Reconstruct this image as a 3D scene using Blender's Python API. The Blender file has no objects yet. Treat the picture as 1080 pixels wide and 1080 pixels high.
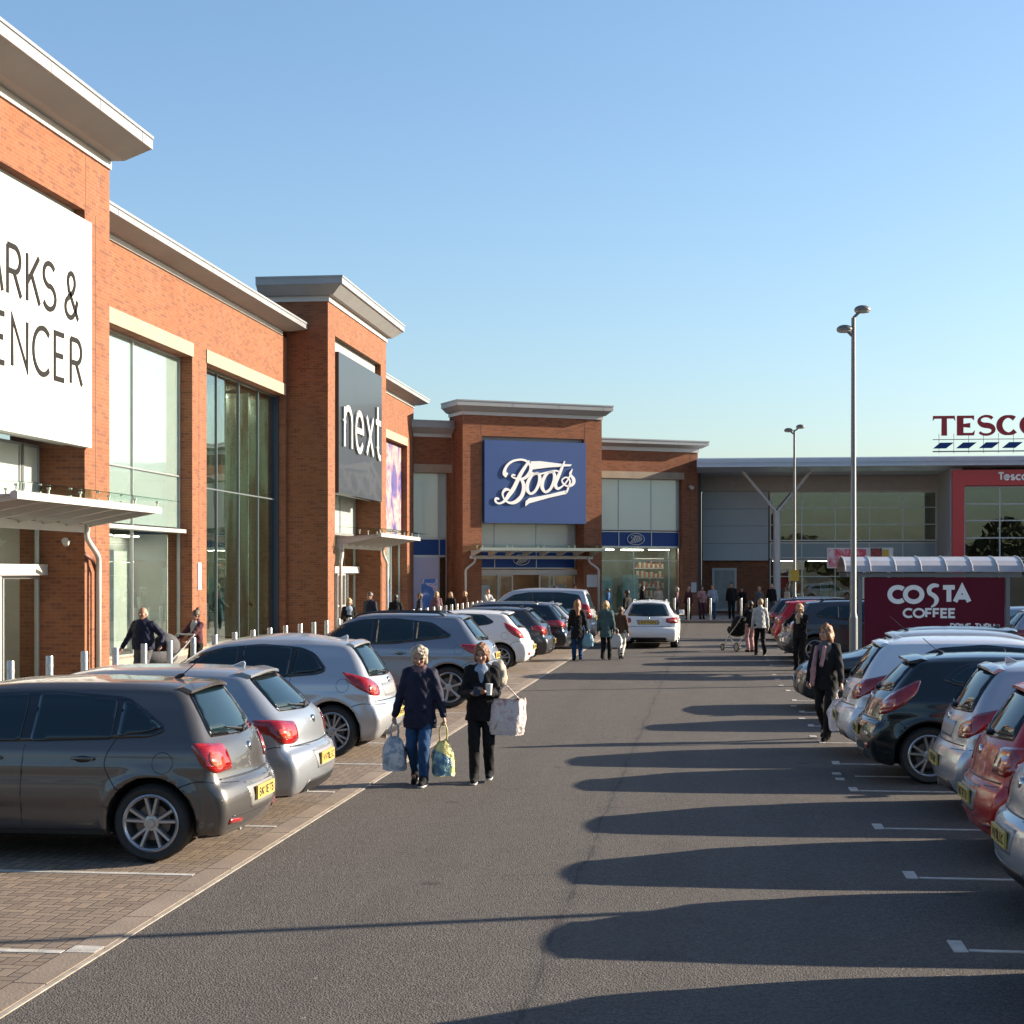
import bpy, bmesh, math, random
import numpy as np
from mathutils import Vector, Matrix
from mathutils.geometry import delaunay_2d_cdt
R = math.radians
rnd = random.Random(11)
scene = bpy.context.scene
COL = scene.collection

# ------------------------------------------------------------------ objects
def tag(o, label=None, cat=None, group=None, kind=None):
    if label: o['label'] = label
    if cat: o['category'] = cat
    if group: o['group'] = group
    if kind: o['kind'] = kind
    return o

def empty(name, loc=(0, 0, 0), rz=0, parent=None):
    o = bpy.data.objects.new(name, None)
    o.empty_display_size = 0.2
    o.location = loc
    o.rotation_euler = (0, 0, rz)
    if parent: o.parent = parent
    COL.objects.link(o)
    return o

def mesh_obj(name, verts, faces, mats=None, parent=None, smooth=False, mi=None, loc=None):
    me = bpy.data.meshes.new(name)
    if isinstance(verts, np.ndarray): verts = verts.tolist()
    if isinstance(faces, np.ndarray): faces = faces.tolist()
    me.from_pydata(verts, [], faces)
    if mats is not None:
        for m in (mats if isinstance(mats, (list, tuple)) else [mats]):
            me.materials.append(m)
    if mi is not None:
        me.polygons.foreach_set('material_index', np.asarray(mi, dtype=np.int32))
    if smooth:
        me.polygons.foreach_set('use_smooth', [True] * len(me.polygons))
    me.update()
    o = bpy.data.objects.new(name, me)
    if loc is not None: o.location = loc
    if parent: o.parent = parent
    COL.objects.link(o)
    return o

class MB:
    def __init__(s): s.v = []; s.f = []; s.m = []
    def add(s, v, f, m=0):
        n = len(s.v); s.v += [tuple(p) for p in v]
        s.f += [tuple(i + n for i in q) for q in f]; s.m += [m] * len(f)
        return s
    def box(s, x0, x1, y0, y1, z0, z1, m=0):
        v = [(x0,y0,z0),(x1,y0,z0),(x1,y1,z0),(x0,y1,z0),(x0,y0,z1),(x1,y0,z1),(x1,y1,z1),(x0,y1,z1)]
        return s.add(v, [(0,3,2,1),(4,5,6,7),(0,1,5,4),(1,2,6,5),(2,3,7,6),(3,0,4,7)], m)
    def prism(s, pts, a, b, axis='z', m=0):
        n = len(pts)
        def P(p, h):
            return {'z': (p[0], p[1], h), 'y': (p[0], h, p[1]), 'x': (h, p[0], p[1])}[axis]
        v = [P(p, a) for p in pts] + [P(p, b) for p in pts]
        f = [tuple(range(n))[::-1], tuple(range(n, 2 * n))] + [(i, (i + 1) % n, n + (i + 1) % n, n + i) for i in range(n)]
        return s.add(v, f, m)
    def tube(s, pts, r, n=10, m=0, cap=True):
        pts = [Vector(p) for p in pts]
        rr = r if isinstance(r, (list, tuple)) else [r] * len(pts)
        base = len(s.v); up = None
        for i, p in enumerate(pts):
            t = (pts[min(i + 1, len(pts) - 1)] - pts[max(i - 1, 0)]).normalized()
            if up is None:
                up = Vector((0, 0, 1)) if abs(t.z) < .9 else Vector((1, 0, 0))
            a = t.cross(up).normalized(); b = a.cross(t).normalized(); up = b
            for k in range(n):
                q = 2 * math.pi * k / n
                s.v.append(tuple(p + (a * math.cos(q) + b * math.sin(q)) * rr[i]))
        for i in range(len(pts) - 1):
            for k in range(n):
                k2 = (k + 1) % n
                s.f.append((base+i*n+k, base+i*n+k2, base+(i+1)*n+k2, base+(i+1)*n+k)); s.m.append(m)
        if cap:
            s.f.append(tuple(base + k for k in range(n))[::-1]); s.m.append(m)
            e = base + (len(pts) - 1) * n
            s.f.append(tuple(e + k for k in range(n))); s.m.append(m)
        return s
    def lathe(s, prof, n=32, axis='z', c=(0, 0, 0), m=0, close=False):
        base = len(s.v); k = len(prof)
        for i in range(n):
            a = 2 * math.pi * i / n
            for (r, h) in prof:
                u, w = r * math.cos(a), r * math.sin(a)
                if axis == 'z': s.v.append((c[0]+u, c[1]+w, c[2]+h))
                elif axis == 'y': s.v.append((c[0]+u, c[1]+h, c[2]+w))
                else: s.v.append((c[0]+h, c[1]+u, c[2]+w))
        kk = k if close else k - 1
        for i in range(n):
            for j in range(kk):
                a0 = base + i*k + j; a1 = base + i*k + (j+1) % k
                b0 = base + ((i+1) % n)*k + j; b1 = base + ((i+1) % n)*k + (j+1) % k
                s.f.append((a0, b0, b1, a1)); s.m.append(m)
        return s
    def build(s, name, mats, parent=None, smooth=False, bevel=0, auto=None):
        o = mesh_obj(name, s.v, s.f, mats, parent, smooth, s.m)
        if bevel:
            bm = bmesh.new(); bm.from_mesh(o.data)
            bmesh.ops.bevel(bm, geom=list(bm.edges), offset=bevel, segments=2, affect='EDGES', clamp_overlap=True, profile=.6)
            bm.to_mesh(o.data); bm.free()
        if auto is not None:
            o.data.polygons.foreach_set('use_smooth', [True] * len(o.data.polygons))
            sharp(o.data, auto)
        return o

def sharp(me, ang=35):
    bm = bmesh.new(); bm.from_mesh(me)
    bmesh.ops.recalc_face_normals(bm, faces=list(bm.faces))
    for e in bm.edges:
        if len(e.link_faces) == 2 and e.calc_face_angle(0) > R(ang): e.smooth = False
    bm.to_mesh(me); bm.free()

def dup(o, parent=None):
    c = o.copy(); COL.objects.link(c)
    if parent: c.parent = parent
    for ch in list(o.children): dup(ch, c)
    return c

# ------------------------------------------------------------------ surface nets
NBX = [(0,0,0),(1,0,0),(0,1,0),(1,1,0),(0,0,1),(1,0,1),(0,1,1),(1,1,1)]
def surface_nets(F, lo, h):
    nx, ny, nz = F.shape
    S = F < 0
    C = [S[a:nx-1+a, b:ny-1+b, c:nz-1+c] for a, b, c in NBX]
    cnt = np.zeros((nx-1, ny-1, nz-1), np.int8)
    for c in C: cnt += c
    act = (cnt > 0) & (cnt < 8)
    idx = np.full(act.shape, -1, np.int64); I = np.argwhere(act)
    idx[act] = np.arange(len(I))
    V = np.zeros((len(I), 3)); N = np.zeros(len(I))
    for a in range(8):
        for b in range(a + 1, 8):
            d = [NBX[b][k] - NBX[a][k] for k in range(3)]
            if sum(abs(x) for x in d) != 1: continue
            fa = F[I[:,0]+NBX[a][0], I[:,1]+NBX[a][1], I[:,2]+NBX[a][2]]
            fb = F[I[:,0]+NBX[b][0], I[:,1]+NBX[b][1], I[:,2]+NBX[b][2]]
            m = (fa < 0) != (fb < 0)
            t = np.where(m, fa / np.where(m, fa - fb, 1), 0)
            for k in range(3):
                V[:, k] += m * (NBX[a][k] + t * d[k])
            N += m
    V = (V / N[:, None] + I) * h + np.array(lo)
    Q = []
    for ax in range(3):
        o1, o2 = [(1, 2), (2, 0), (0, 1)][ax]
        sl0 = [slice(None)] * 3; sl1 = [slice(None)] * 3
        sl0[ax] = slice(0, -1); sl1[ax] = slice(1, None)
        a, b = S[tuple(sl0)], S[tuple(sl1)]
        E = np.argwhere(a != b)
        E = E[(E[:, o1] > 0) & (E[:, o2] > 0) & (E[:, o1] < F.shape[o1]-1) & (E[:, o2] < F.shape[o2]-1)]
        flip = a[E[:,0], E[:,1], E[:,2]]
        e1 = np.zeros(3, int); e1[o1] = 1; e2 = np.zeros(3, int); e2[o2] = 1
        q = [E - e1 - e2, E - e2, E, E - e1]
        q = np.stack([idx[p[:,0], p[:,1], p[:,2]] for p in q], 1)
        q[~flip] = q[~flip][:, ::-1]
        Q.append(q)
    return V, np.concatenate(Q)

def relax(V, Q, it=1, lam=.5):
    a = np.concatenate([Q[:, 0], Q[:, 1], Q[:, 2], Q[:, 3]])
    b = np.concatenate([Q[:, 1], Q[:, 2], Q[:, 3], Q[:, 0]])
    n = len(V)
    cnt = np.bincount(a, minlength=n) + np.bincount(b, minlength=n)
    for _ in range(it):
        A = np.zeros_like(V)
        for k in range(3):
            A[:, k] = np.bincount(a, V[b, k], n) + np.bincount(b, V[a, k], n)
        V = V + lam * (A / np.maximum(cnt, 1)[:, None] - V)
    return V

def chaikin(p, n=2, closed=True):
    p = [np.array(q, float) for q in p]
    for _ in range(n):
        q = []
        m = len(p)
        for i in range(m if closed else m - 1):
            a, b = p[i], p[(i + 1) % m]
            q += [a * .75 + b * .25, a * .25 + b * .75]
        if not closed: q = [p[0]] + q + [p[-1]]
        p = q
    return [tuple(x) for x in p]

def catmull(p, n=8):
    out = []
    P = [np.array(q, float) for q in p]
    for i in range(len(P) - 1):
        p0 = P[max(i - 1, 0)]; p1 = P[i]; p2 = P[i + 1]; p3 = P[min(i + 2, len(P) - 1)]
        for k in range(n):
            t = k / n
            out.append(tuple(.5 * (2*p1 + (p2-p0)*t + (2*p0-5*p1+4*p2-p3)*t*t + (3*p1-p0-3*p2+p3)*t**3)))
    out.append(tuple(P[-1]))
    return out

def smax(a, b, k):
    h = np.clip(.5 + .5 * (a - b) / k, 0, 1)
    return b * (1 - h) + a * h + k * h * (1 - h)
def smin(a, b, k):
    h = np.clip(.5 + .5 * (b - a) / k, 0, 1)
    return b * (1 - h) + a * h - k * h * (1 - h)

# ------------------------------------------------------------------ materials
MATS = {}
class NT:
    def __init__(s, name):
        s.m = bpy.data.materials.new(name); s.m.use_nodes = True
        s.t = s.m.node_tree; s.n = s.t.nodes; s.l = s.t.links
        s.p = s.n['Principled BSDF']; s.out = s.n['Material Output']
    def new(s, t, **k):
        n = s.n.new(t)
        for a, v in k.items(): setattr(n, a, v)
        return n
    def link(s, a, b): s.l.new(a, b)
    def val(s, sock, v):
        if hasattr(v, 'is_linked') or isinstance(v, bpy.types.NodeSocket): s.l.new(v, sock)
        else: sock.default_value = v
    def math(s, op, a, b=0.0, c=0.0, clamp=False):
        n = s.new('ShaderNodeMath', operation=op, use_clamp=clamp)
        s.val(n.inputs[0], a); s.val(n.inputs[1], b)
        if op in ('MULTIPLY_ADD', 'SMOOTH_MIN', 'COMPARE'): s.val(n.inputs[2], c)
        return n.outputs[0]
    def coord(s, which='Object'): return s.new('ShaderNodeTexCoord').outputs[which]
    def noise(s, vec, scale, detail=4, rough=.55, dist=0):
        n = s.new('ShaderNodeTexNoise'); s.val(n.inputs['Vector'], vec)
        n.inputs['Scale'].default_value = scale; n.inputs['Detail'].default_value = detail
        n.inputs['Roughness'].default_value = rough; n.inputs['Distortion'].default_value = dist
        return n.outputs['Fac']
    def ramp(s, fac, stops, interp='LINEAR'):
        n = s.new('ShaderNodeValToRGB'); s.val(n.inputs[0], fac); cr = n.color_ramp; cr.interpolation = interp
        while len(cr.elements) < len(stops): cr.elements.new(.5)
        for e, (p, c) in zip(cr.elements, stops):
            e.position = p; e.color = (c if len(c) == 4 else (*c, 1)) if hasattr(c, '__len__') else (c, c, c, 1)
        return n.outputs[0]
    def mix(s, fac, a, b, mode='MIX'):
        n = s.new('ShaderNodeMix', data_type='RGBA', blend_type=mode)
        s.val(n.inputs[0], fac)
        for i, v in ((6, a), (7, b)):
            if isinstance(v, (tuple, list)): v = (*v, 1) if len(v) == 3 else v
            s.val(n.inputs[i], v)
        return n.outputs[2]
    def bump(s, h, strength=.3, dist=.01):
        n = s.new('ShaderNodeBump'); s.val(n.inputs['Height'], h)
        n.inputs['Strength'].default_value = strength; n.inputs['Distance'].default_value = dist
        s.link(n.outputs[0], s.p.inputs['Normal']); return n
    def sep(s, v):
        n = s.new('ShaderNodeSeparateXYZ'); s.val(n.inputs[0], v); return n.outputs
    def comb(s, x, y, z=0.0):
        n = s.new('ShaderNodeCombineXYZ'); s.val(n.inputs[0], x); s.val(n.inputs[1], y); s.val(n.inputs[2], z); return n.outputs[0]

def mat(name, col, rough=.5, metal=0, spec=.5, coat=0, var=0, vscale=3, bump=0, bscale=60, emit=0, rvar=0):
    if name in MATS: return MATS[name]
    t = NT(name); p = t.p
    if not emit: col = tuple(c*.72 for c in col)
    p.inputs['Base Color'].default_value = (*col, 1)
    p.inputs['Roughness'].default_value = rough; p.inputs['Metallic'].default_value = metal
    p.inputs['Specular IOR Level'].default_value = spec
    if coat:
        p.inputs['Coat Weight'].default_value = coat; p.inputs['Coat Roughness'].default_value = .03
    co = t.coord()
    if var:
        nz = t.noise(co, vscale, 5, .6)
        f = t.ramp(nz, [(.3, 0), (.7, 1)])
        c = t.mix(f, tuple(x * (1 - var) for x in col), tuple(min(1, x * (1 + var)) for x in col))
        t.link(c, p.inputs['Base Color'])
    if rvar:
        nz = t.noise(co, vscale * 1.7, 4, .6)
        t.link(t.math('MULTIPLY_ADD', nz, rvar, rough - rvar / 2, clamp=True), p.inputs['Roughness'])
    if bump: t.bump(t.noise(co, bscale, 4, .6), bump, .01)
    if emit:
        p.inputs['Emission Color'].default_value = (*col, 1); p.inputs['Emission Strength'].default_value = emit
    MATS[name] = t.m
    return t.m

def mat_brick(name, c1, c2, c3, mortar):
    t = NT(name); co = t.coord('Object'); nm = t.coord('Normal')
    x, y, z = t.sep(co); nx, ny, nz_ = t.sep(nm)
    side = t.math('GREATER_THAN', t.math('ABSOLUTE', nx), .5)
    u = t.math('ADD', t.math('MULTIPLY', x, t.math('SUBTRACT', 1.0, side)), t.math('MULTIPLY', y, side))
    v = t.comb(u, z, 0.0)
    b = t.new('ShaderNodeTexBrick'); t.link(v, b.inputs['Vector'])
    b.inputs['Scale'].default_value = 1; b.inputs['Brick Width'].default_value = .225; b.inputs['Row Height'].default_value = .075
    b.inputs['Mortar Size'].default_value = .0055; b.inputs['Mortar Smooth'].default_value = .2; b.inputs['Bias'].default_value = 0
    b.inputs['Color1'].default_value = (*c1, 1); b.inputs['Color2'].default_value = (*c2, 1); b.inputs['Mortar'].default_value = (*mortar, 1)
    # per brick tone
    row = t.math('FLOOR', t.math('DIVIDE', z, .075)); 
    off = t.math('MULTIPLY', t.math('MODULO', row, 2.0), .1125)
    colm = t.math('FLOOR', t.math('DIVIDE', t.math('ADD', u, off), .225))
    wn = t.new('ShaderNodeTexWhiteNoise', noise_dimensions='2D'); t.link(t.comb(colm, row, 0.0), wn.inputs['Vector'])
    f = t.ramp(wn.outputs['Value'], [(.0, 0), (.75, 0), (.86, 1), (1, 1)])
    inb = t.math('SUBTRACT', 1.0, b.outputs['Fac'])
    c = t.mix(t.math('MULTIPLY', f, t.math('MULTIPLY', inb, .75)), b.outputs['Color'], c3)
    big = t.noise(co, .45, 5, .6); fine = t.noise(co, 9, 4, .7)
    c = t.mix(t.ramp(big, [(.35, 0), (.7, .30)]), c, tuple(a * .62 for a in c2))
    # vertical weathering streaks
    st = t.noise(t.comb(t.math('MULTIPLY', u, 3.0), t.math('MULTIPLY', z, .22), 0.0), 1.0, 4, .6)
    c = t.mix(t.ramp(st, [(.50, 0), (.78, .40)]), c, (.20, .12, .085))
    c = t.mix(t.math('MULTIPLY', fine, .35), c, tuple(a * .6 for a in c1))
    t.link(c, t.p.inputs['Base Color']); t.p.inputs['Roughness'].default_value = .88; t.p.inputs['Specular IOR Level'].default_value = .25
    t.bump(t.math('ADD', t.math('MULTIPLY', inb, 1.0), t.math('MULTIPLY', fine, .4)), .55, .012)
    MATS[name] = t.m; return t.m

def mat_asphalt():
    t = NT('asphalt'); co = t.coord('Object')
    v = t.new('ShaderNodeTexVoronoi'); t.link(co, v.inputs['Vector']); v.inputs['Scale'].default_value = 75
    sp = t.ramp(v.outputs['Distance'], [(.0, 1), (.5, .25), (1, 0)])
    wn = t.noise(co, 210, 2, .6); n2 = t.noise(co, 26, 4, .75); big = t.noise(co, .33, 6, .62); mid = t.noise(co, 2.2, 5, .6)
    vc = t.sep(v.outputs['Color'])[0]
    c = t.ramp(t.math('ADD', t.math('MULTIPLY', vc, .55), t.math('MULTIPLY', wn, .45)), [(.2, (.042, .038, .035)), (.5, (.078, .069, .062)), (.8, (.124, .111, .099)), (1, (.26, .235, .21))])
    c = t.mix(t.ramp(big, [(.32, 0), (.68, .4)]), c, (.092, .082, .073))
    c = t.mix(t.ramp(mid, [(.5, 0), (.75, .30)]), c, (.050, .044, .039))
    x, y, z = t.sep(co)
    # joint between the two paving lanes
    wob = t.noise(t.comb(0.0, t.math('MULTIPLY', y, .6), 0.0), 1.0, 5, .65)
    dx = t.math('ABSOLUTE', t.math('ADD', t.math('ADD', x, 1.0), t.math('MULTIPLY', t.math('SUBTRACT', wob, .5), .22)))
    w2 = t.math('MULTIPLY_ADD', mid, .10, -.038)
    jn = t.math('LESS_THAN', dx, w2)
    c = t.mix(t.math('MULTIPLY', jn, .6), c, (.035, .033, .032))
    wide = t.ramp(dx, [(0, .35), (.12, 0)])
    c = t.mix(t.math('MULTIPLY', wide, n2), c, (.03, .029, .029))
    # tyre-worn tracks slightly polished, oil spots
    sv = t.new('ShaderNodeTexVoronoi'); t.link(co, sv.inputs['Vector']); sv.inputs['Scale'].default_value = .75; sv.inputs['Randomness'].default_value = 1
    oil = t.ramp(t.math('ADD', sv.outputs['Distance'], t.math('MULTIPLY', mid, .12)), [(.09, .6), (.14, 0)])
    c = t.mix(oil, c, (.028, .027, .027))
    for tx_ in (-2.35, -.35, .75):
        tw = t.math('ABSOLUTE', t.math('ADD', x, t.math('MULTIPLY_ADD', wob, .3, -.15 - tx_)))
        c = t.mix(t.math('MULTIPLY', t.ramp(tw, [(.0, .30), (.32, 0)]), mid), c, (.046, .040, .036))
    dr = t.noise(t.comb(t.math('MULTIPLY', x, 3.5), t.math('MULTIPLY', y, .35), 0.0), 1.0, 4, .65)
    c = t.mix(t.ramp(dr, [(.56, 0), (.7, .22)]), c, (.118, .105, .094))
    # gum / stone flecks
    gv = t.new('ShaderNodeTexVoronoi'); t.link(co, gv.inputs['Vector']); gv.inputs['Scale'].default_value = 2.4
    gum = t.math('LESS_THAN', gv.outputs['Distance'], .032)
    c = t.mix(t.math('MULTIPLY', gum, .6), c, (.27, .25, .23))
    t.link(c, t.p.inputs['Base Color']); t.p.inputs['Specular IOR Level'].default_value = .2
    t.link(t.math('MULTIPLY_ADD', n2, .25, .68, clamp=True), t.p.inputs['Roughness'])
    t.bump(t.math('ADD', sp, t.math('MULTIPLY', n2, .6)), .9, .008)
    MATS['asphalt'] = t.m; return t.m

def mat_herring():
    t = NT('block_paving'); co = t.coord('Object'); x, y, z = t.sep(co); w = .092
    X = t.math('DIVIDE', x, w); Y = t.math('DIVIDE', y, w)
    i = t.math('FLOOR', X); j = t.math('FLOOR', Y)
    fu = t.math('FRACT', X); fv = t.math('FRACT', Y)
    k = t.math('FLOORED_MODULO', t.math('SUBTRACT', i, j), 4.0)
    hz = t.math('LESS_THAN', k, 1.5); vt = t.math('SUBTRACT', 1.0, hz)
    k0 = t.math('LESS_THAN', k, .5); k3 = t.math('GREATER_THAN', k, 2.5)
    k1 = t.math('SUBTRACT', hz, k0)
    iu = t.math('SUBTRACT', 1.0, fu); iv = t.math('SUBTRACT', 1.0, fv)
    def lerp(s, a, b): return t.math('ADD', t.math('MULTIPLY', a, t.math('SUBTRACT', 1.0, s)), t.math('MULTIPLY', b, s))
    eh = t.math('MINIMUM', t.math('MINIMUM', fv, iv), lerp(k0, iu, fu))
    ev = t.math('MINIMUM', t.math('MINIMUM', fu, iu), lerp(k3, iv, fv))
    e = lerp(hz, ev, eh)
    n2 = t.noise(co, 40, 4, .7)
    gap = t.ramp(t.math('ADD', e, t.math('MULTIPLY', t.math('SUBTRACT', n2, .5), .05)), [(.03, 0), (.085, 1)])
    ci = t.math('SUBTRACT', i, k1); cj = t.math('ADD', j, k3)
    wn = t.new('ShaderNodeTexWhiteNoise', noise_dimensions='2D'); t.link(t.comb(ci, cj, 0.0), wn.inputs['Vector'])
    c = t.ramp(wn.outputs['Value'], [(0, (.115, .080, .055)), (.4, (.165, .116, .078)), (.75, (.215, .155, .105)), (1, (.14, .105, .08))])
    big = t.noise(co, .8, 5, .6)
    c = t.mix(t.ramp(big, [(.35, 0), (.7, .45)]), c, (.105, .084, .064))
    c = t.mix(t.math('MULTIPLY', n2, .5), c, (.14, .11, .09))
    c = t.mix(gap, (.045, .036, .028), c)
    t.link(c, t.p.inputs['Base Color']); t.p.inputs['Roughness'].default_value = .85
    t.bump(t.math('ADD', gap, t.math('MULTIPLY', n2, .3)), .8, .008)
    MATS['block_paving'] = t.m; return t.m

def mat_slabs(name, w, h, c1, c2, mortar):
    t = NT(name); co = t.coord('Object')
    b = t.new('ShaderNodeTexBrick'); t.link(co, b.inputs['Vector'])
    b.inputs['Scale'].default_value = 1; b.inputs['Brick Width'].default_value = w; b.inputs['Row Height'].default_value = h
    b.inputs['Mortar Size'].default_value = .008
    b.inputs['Color1'].default_value = (*c1, 1); b.inputs['Color2'].default_value = (*c2, 1); b.inputs['Mortar'].default_value = (*mortar, 1)
    n = t.noise(co, 4, 6, .65); c = t.mix(t.ramp(n, [(.4, 0), (.75, .5)]), b.outputs['Color'], tuple(a * .6 for a in c1))
    t.link(c, t.p.inputs['Base Color']); t.p.inputs['Roughness'].default_value = .85
    t.bump(t.math('SUBTRACT', t.math('MULTIPLY', n, .3), b.outputs['Fac']), .4, .008)
    MATS[name] = t.m; return t.m

def mat_glass(name, tint=(.82, .9, .86), refl=1.0, rough=0.0, f0=.05):
    t = NT(name); t.n.remove(t.p)
    tr = t.new('ShaderNodeBsdfTransparent'); tr.inputs[0].default_value = (*tint, 1)
    gl = t.new('ShaderNodeBsdfGlossy'); gl.inputs['Roughness'].default_value = rough; gl.inputs[0].default_value = (.95, 1, .98, 1)
    lw = t.new('ShaderNodeLayerWeight'); lw.inputs['Blend'].default_value = .5
    fa = t.math('POWER', lw.outputs['Facing'], 4.0)
    fa = t.math('MULTIPLY_ADD', fa, .9 * refl, f0 * refl, clamp=True)
    mx = t.new('ShaderNodeMixShader'); t.link(fa, mx.inputs[0]); t.link(tr.outputs[0], mx.inputs[1]); t.link(gl.outputs[0], mx.inputs[2])
    co = t.coord(); bn = t.new('ShaderNodeBump'); bn.inputs['Strength'].default_value = .05; bn.inputs['Distance'].default_value = .05
    t.link(t.noise(co, .9, 1, .5), bn.inputs['Height']); t.link(bn.outputs[0], gl.inputs['Normal'])
    t.link(mx.outputs[0], t.out.inputs[0]); MATS[name] = t.m; return t.m

# ------------------------------------------------------------------ lettering
def arc(cx, cy, rx, ry, a0, a1, n=14):
    return [(cx + rx * math.cos(R(a0 + (a1 - a0) * i / n)), cy + ry * math.sin(R(a0 + (a1 - a0) * i / n))) for i in range(n + 1)]
GL = {
 'A': (.74, [[(0,0),(.37,1),(.74,0)], [(.13,.32),(.61,.32)]]),
 'R': (.6, [[(0,0),(0,1)], [(0,1),(.3,1)] + arc(.3,.74,.26,.26,80,-90) + [(0,.48)], [(.28,.48),(.6,0)]]),
 'K': (.6, [[(0,0),(0,1)], [(.56,1),(.02,.4)], [(.2,.6),(.6,0)]]),
 'S': (.56, [arc(.29,.745,.25,.25,35,265) + arc(.28,.255,.27,.255,85,-150)]),
 '&': (.72, [[(.7,0),(.2,.62)] + arc(.34,.8,.18,.2,215,-40) + [(.42,.58),(.2,.46)] + arc(.28,.22,.25,.22,110,300) + [(.55,.15),(.66,.42)]]),
 'M': (.84, [[(0,0),(0,1),(.42,.25),(.84,1),(.84,0)]]),
 'P': (.56, [[(0,0),(0,1)], [(0,1),(.3,1)] + arc(.3,.73,.26,.27,80,-90) + [(0,.46)]]),
 'E': (.5, [[(.5,1),(0,1),(0,0),(.5,0)], [(0,.52),(.44,.52)]]),
 'N': (.66, [[(0,0),(0,1),(.66,0),(.66,1)]]),
 'C': (.7, [arc(.44,.5,.44,.5,48,312,22)]),
 'O': (.9, [arc(.45,.5,.45,.5,0,360,32)]),
 'T': (.62, [[(0,1),(.62,1)], [(.31,1),(.31,0)]]),
 'F': (.48, [[(.48,1),(0,1),(0,0)], [(0,.5),(.42,.5)]]),
 'D': (.66, [[(0,0),(0,1),(.25,1)] + arc(.25,.5,.41,.5,85,-90) + [(0,0)]]),
 'I': (.0, [[(0,0),(0,1)]]),
 'V': (.68, [[(0,1),(.34,0),(.68,1)]]),
 'H': (.64, [[(0,0),(0,1)], [(.64,0),(.64,1)], [(0,.5),(.64,.5)]]),
 'U': (.62, [[(0,1),(0,.3)] + arc(.31,.3,.31,.3,180,360) + [(.62,1)]]),
 'B': (.56, [[(0,0),(0,1),(.28,1)] + arc(.28,.76,.24,.24,80,-90) + [(0,.52)], [(.28,.52)] + arc(.28,.26,.28,.26,80,-90) + [(0,0)]]),
 'L': (.5, [[(0,1),(0,0),(.5,0)]]),
 '1': (.2, [[(0,.8),(.2,1),(.2,0)]]),
 'n': (.5, [[(0,0),(0,.68)], [(0,.42)] + arc(.25,.42,.25,.26,180,0) + [(.5,0)]]),
 'e': (.54, [[(.02,.36),(.53,.36)] + arc(.27,.34,.26,.34,5,325,18)]),
 'x': (.5, [[(0,0),(.5,.68)], [(0,.68),(.5,0)]]),
 't': (.34, [[(.1,.95),(.1,.2)] + arc(.28,.2,.18,.2,180,285,6), [(-.06,.66),(.34,.66)]]),
 's': (.42, [arc(.22,.5,.18,.17,40,260,8) + arc(.21,.17,.2,.17,80,-150,8)]),
 'c': (.46, [arc(.28,.34,.28,.34,50,310)]),
 'o': (.56, [arc(.28,.34,.28,.34,0,360,20)]),
 'r': (.32, [[(0,0),(0,.68)], [(0,.4)] + arc(.28,.42,.26,.25,175,80,6)]),
 'a': (.46, [arc(.24,.48,.22,.2,150,0,6) + [(.46,0)], arc(.23,.2,.23,.2,0,360,12)]),
 ' ': (.35, []),
}
def ribbon(mb, pts, w, y0, y1, m=0):
    """flat stroke in the x-z plane; w one width or a list"""
    P = [np.array(p[:2], float) for p in pts]
    closed = np.linalg.norm(P[0] - P[-1]) < 1e-6
    if closed: P = P[:-1]
    n = len(P); ws = w if isinstance(w, (list, tuple)) else [w] * n
    L, Rr = [], []
    for i in range(n):
        a = P[i-1] if (i > 0 or closed) else None
        b = P[(i+1) % n] if (i < n-1 or closed) else None
        d1 = (P[i]-a)/max(1e-9, np.linalg.norm(P[i]-a)) if a is not None else None
        d2 = (b-P[i])/max(1e-9, np.linalg.norm(b-P[i])) if b is not None else None
        if d1 is None: d1 = d2
        if d2 is None: d2 = d1
        t = d1 + d2; t = t/max(1e-9, np.linalg.norm(t))
        nn = np.array([-t[1], t[0]]); c = max(.45, float(np.dot(nn, np.array([-d1[1], d1[0]]))))
        L.append(P[i] + nn*ws[i]/2/c); Rr.append(P[i] - nn*ws[i]/2/c)
    v = [(p[0], y0, p[1]) for p in L] + [(p[0], y0, p[1]) for p in Rr] + [(p[0], y1, p[1]) for p in L] + [(p[0], y1, p[1]) for p in Rr]
    f = []
    for i in range(n if closed else n-1):
        j = (i+1) % n
        f += [(i, n+i, n+j, j), (2*n+i, 2*n+j, 3*n+j, 3*n+i), (i, j, 2*n+j, 2*n+i), (n+i, 3*n+i, 3*n+j, n+j)]
    if not closed:
        f += [(0, 2*n, 3*n, n), (n-1, 2*n-1, 4*n-1, 3*n-1)]
    mb.add(v, f, m)

def text(mb, s, x, z, h, w, gap=.22, y=0, depth=.03, sx=1.0, width=None, m=0):
    """left edge x, baseline z, cap height h, stroke w; y is the front plane (more negative is nearer the viewer)"""
    tot = sum(GL[c][0] for c in s) + gap * (len(s) - 1)
    if width: sx = (width - w) / (tot * h); 
    cx = x + w / 2; k = 0
    for c in s:
        gw, st = GL[c]
        for q in st:
            ribbon(mb, [(cx + p[0]*h*sx, z + w/2 + p[1]*(h - w)) for p in q], w, y - .0008 * (k % 5), y + depth, m); k += 1
        cx += (gw + gap) * h * sx
    return cx
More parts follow.
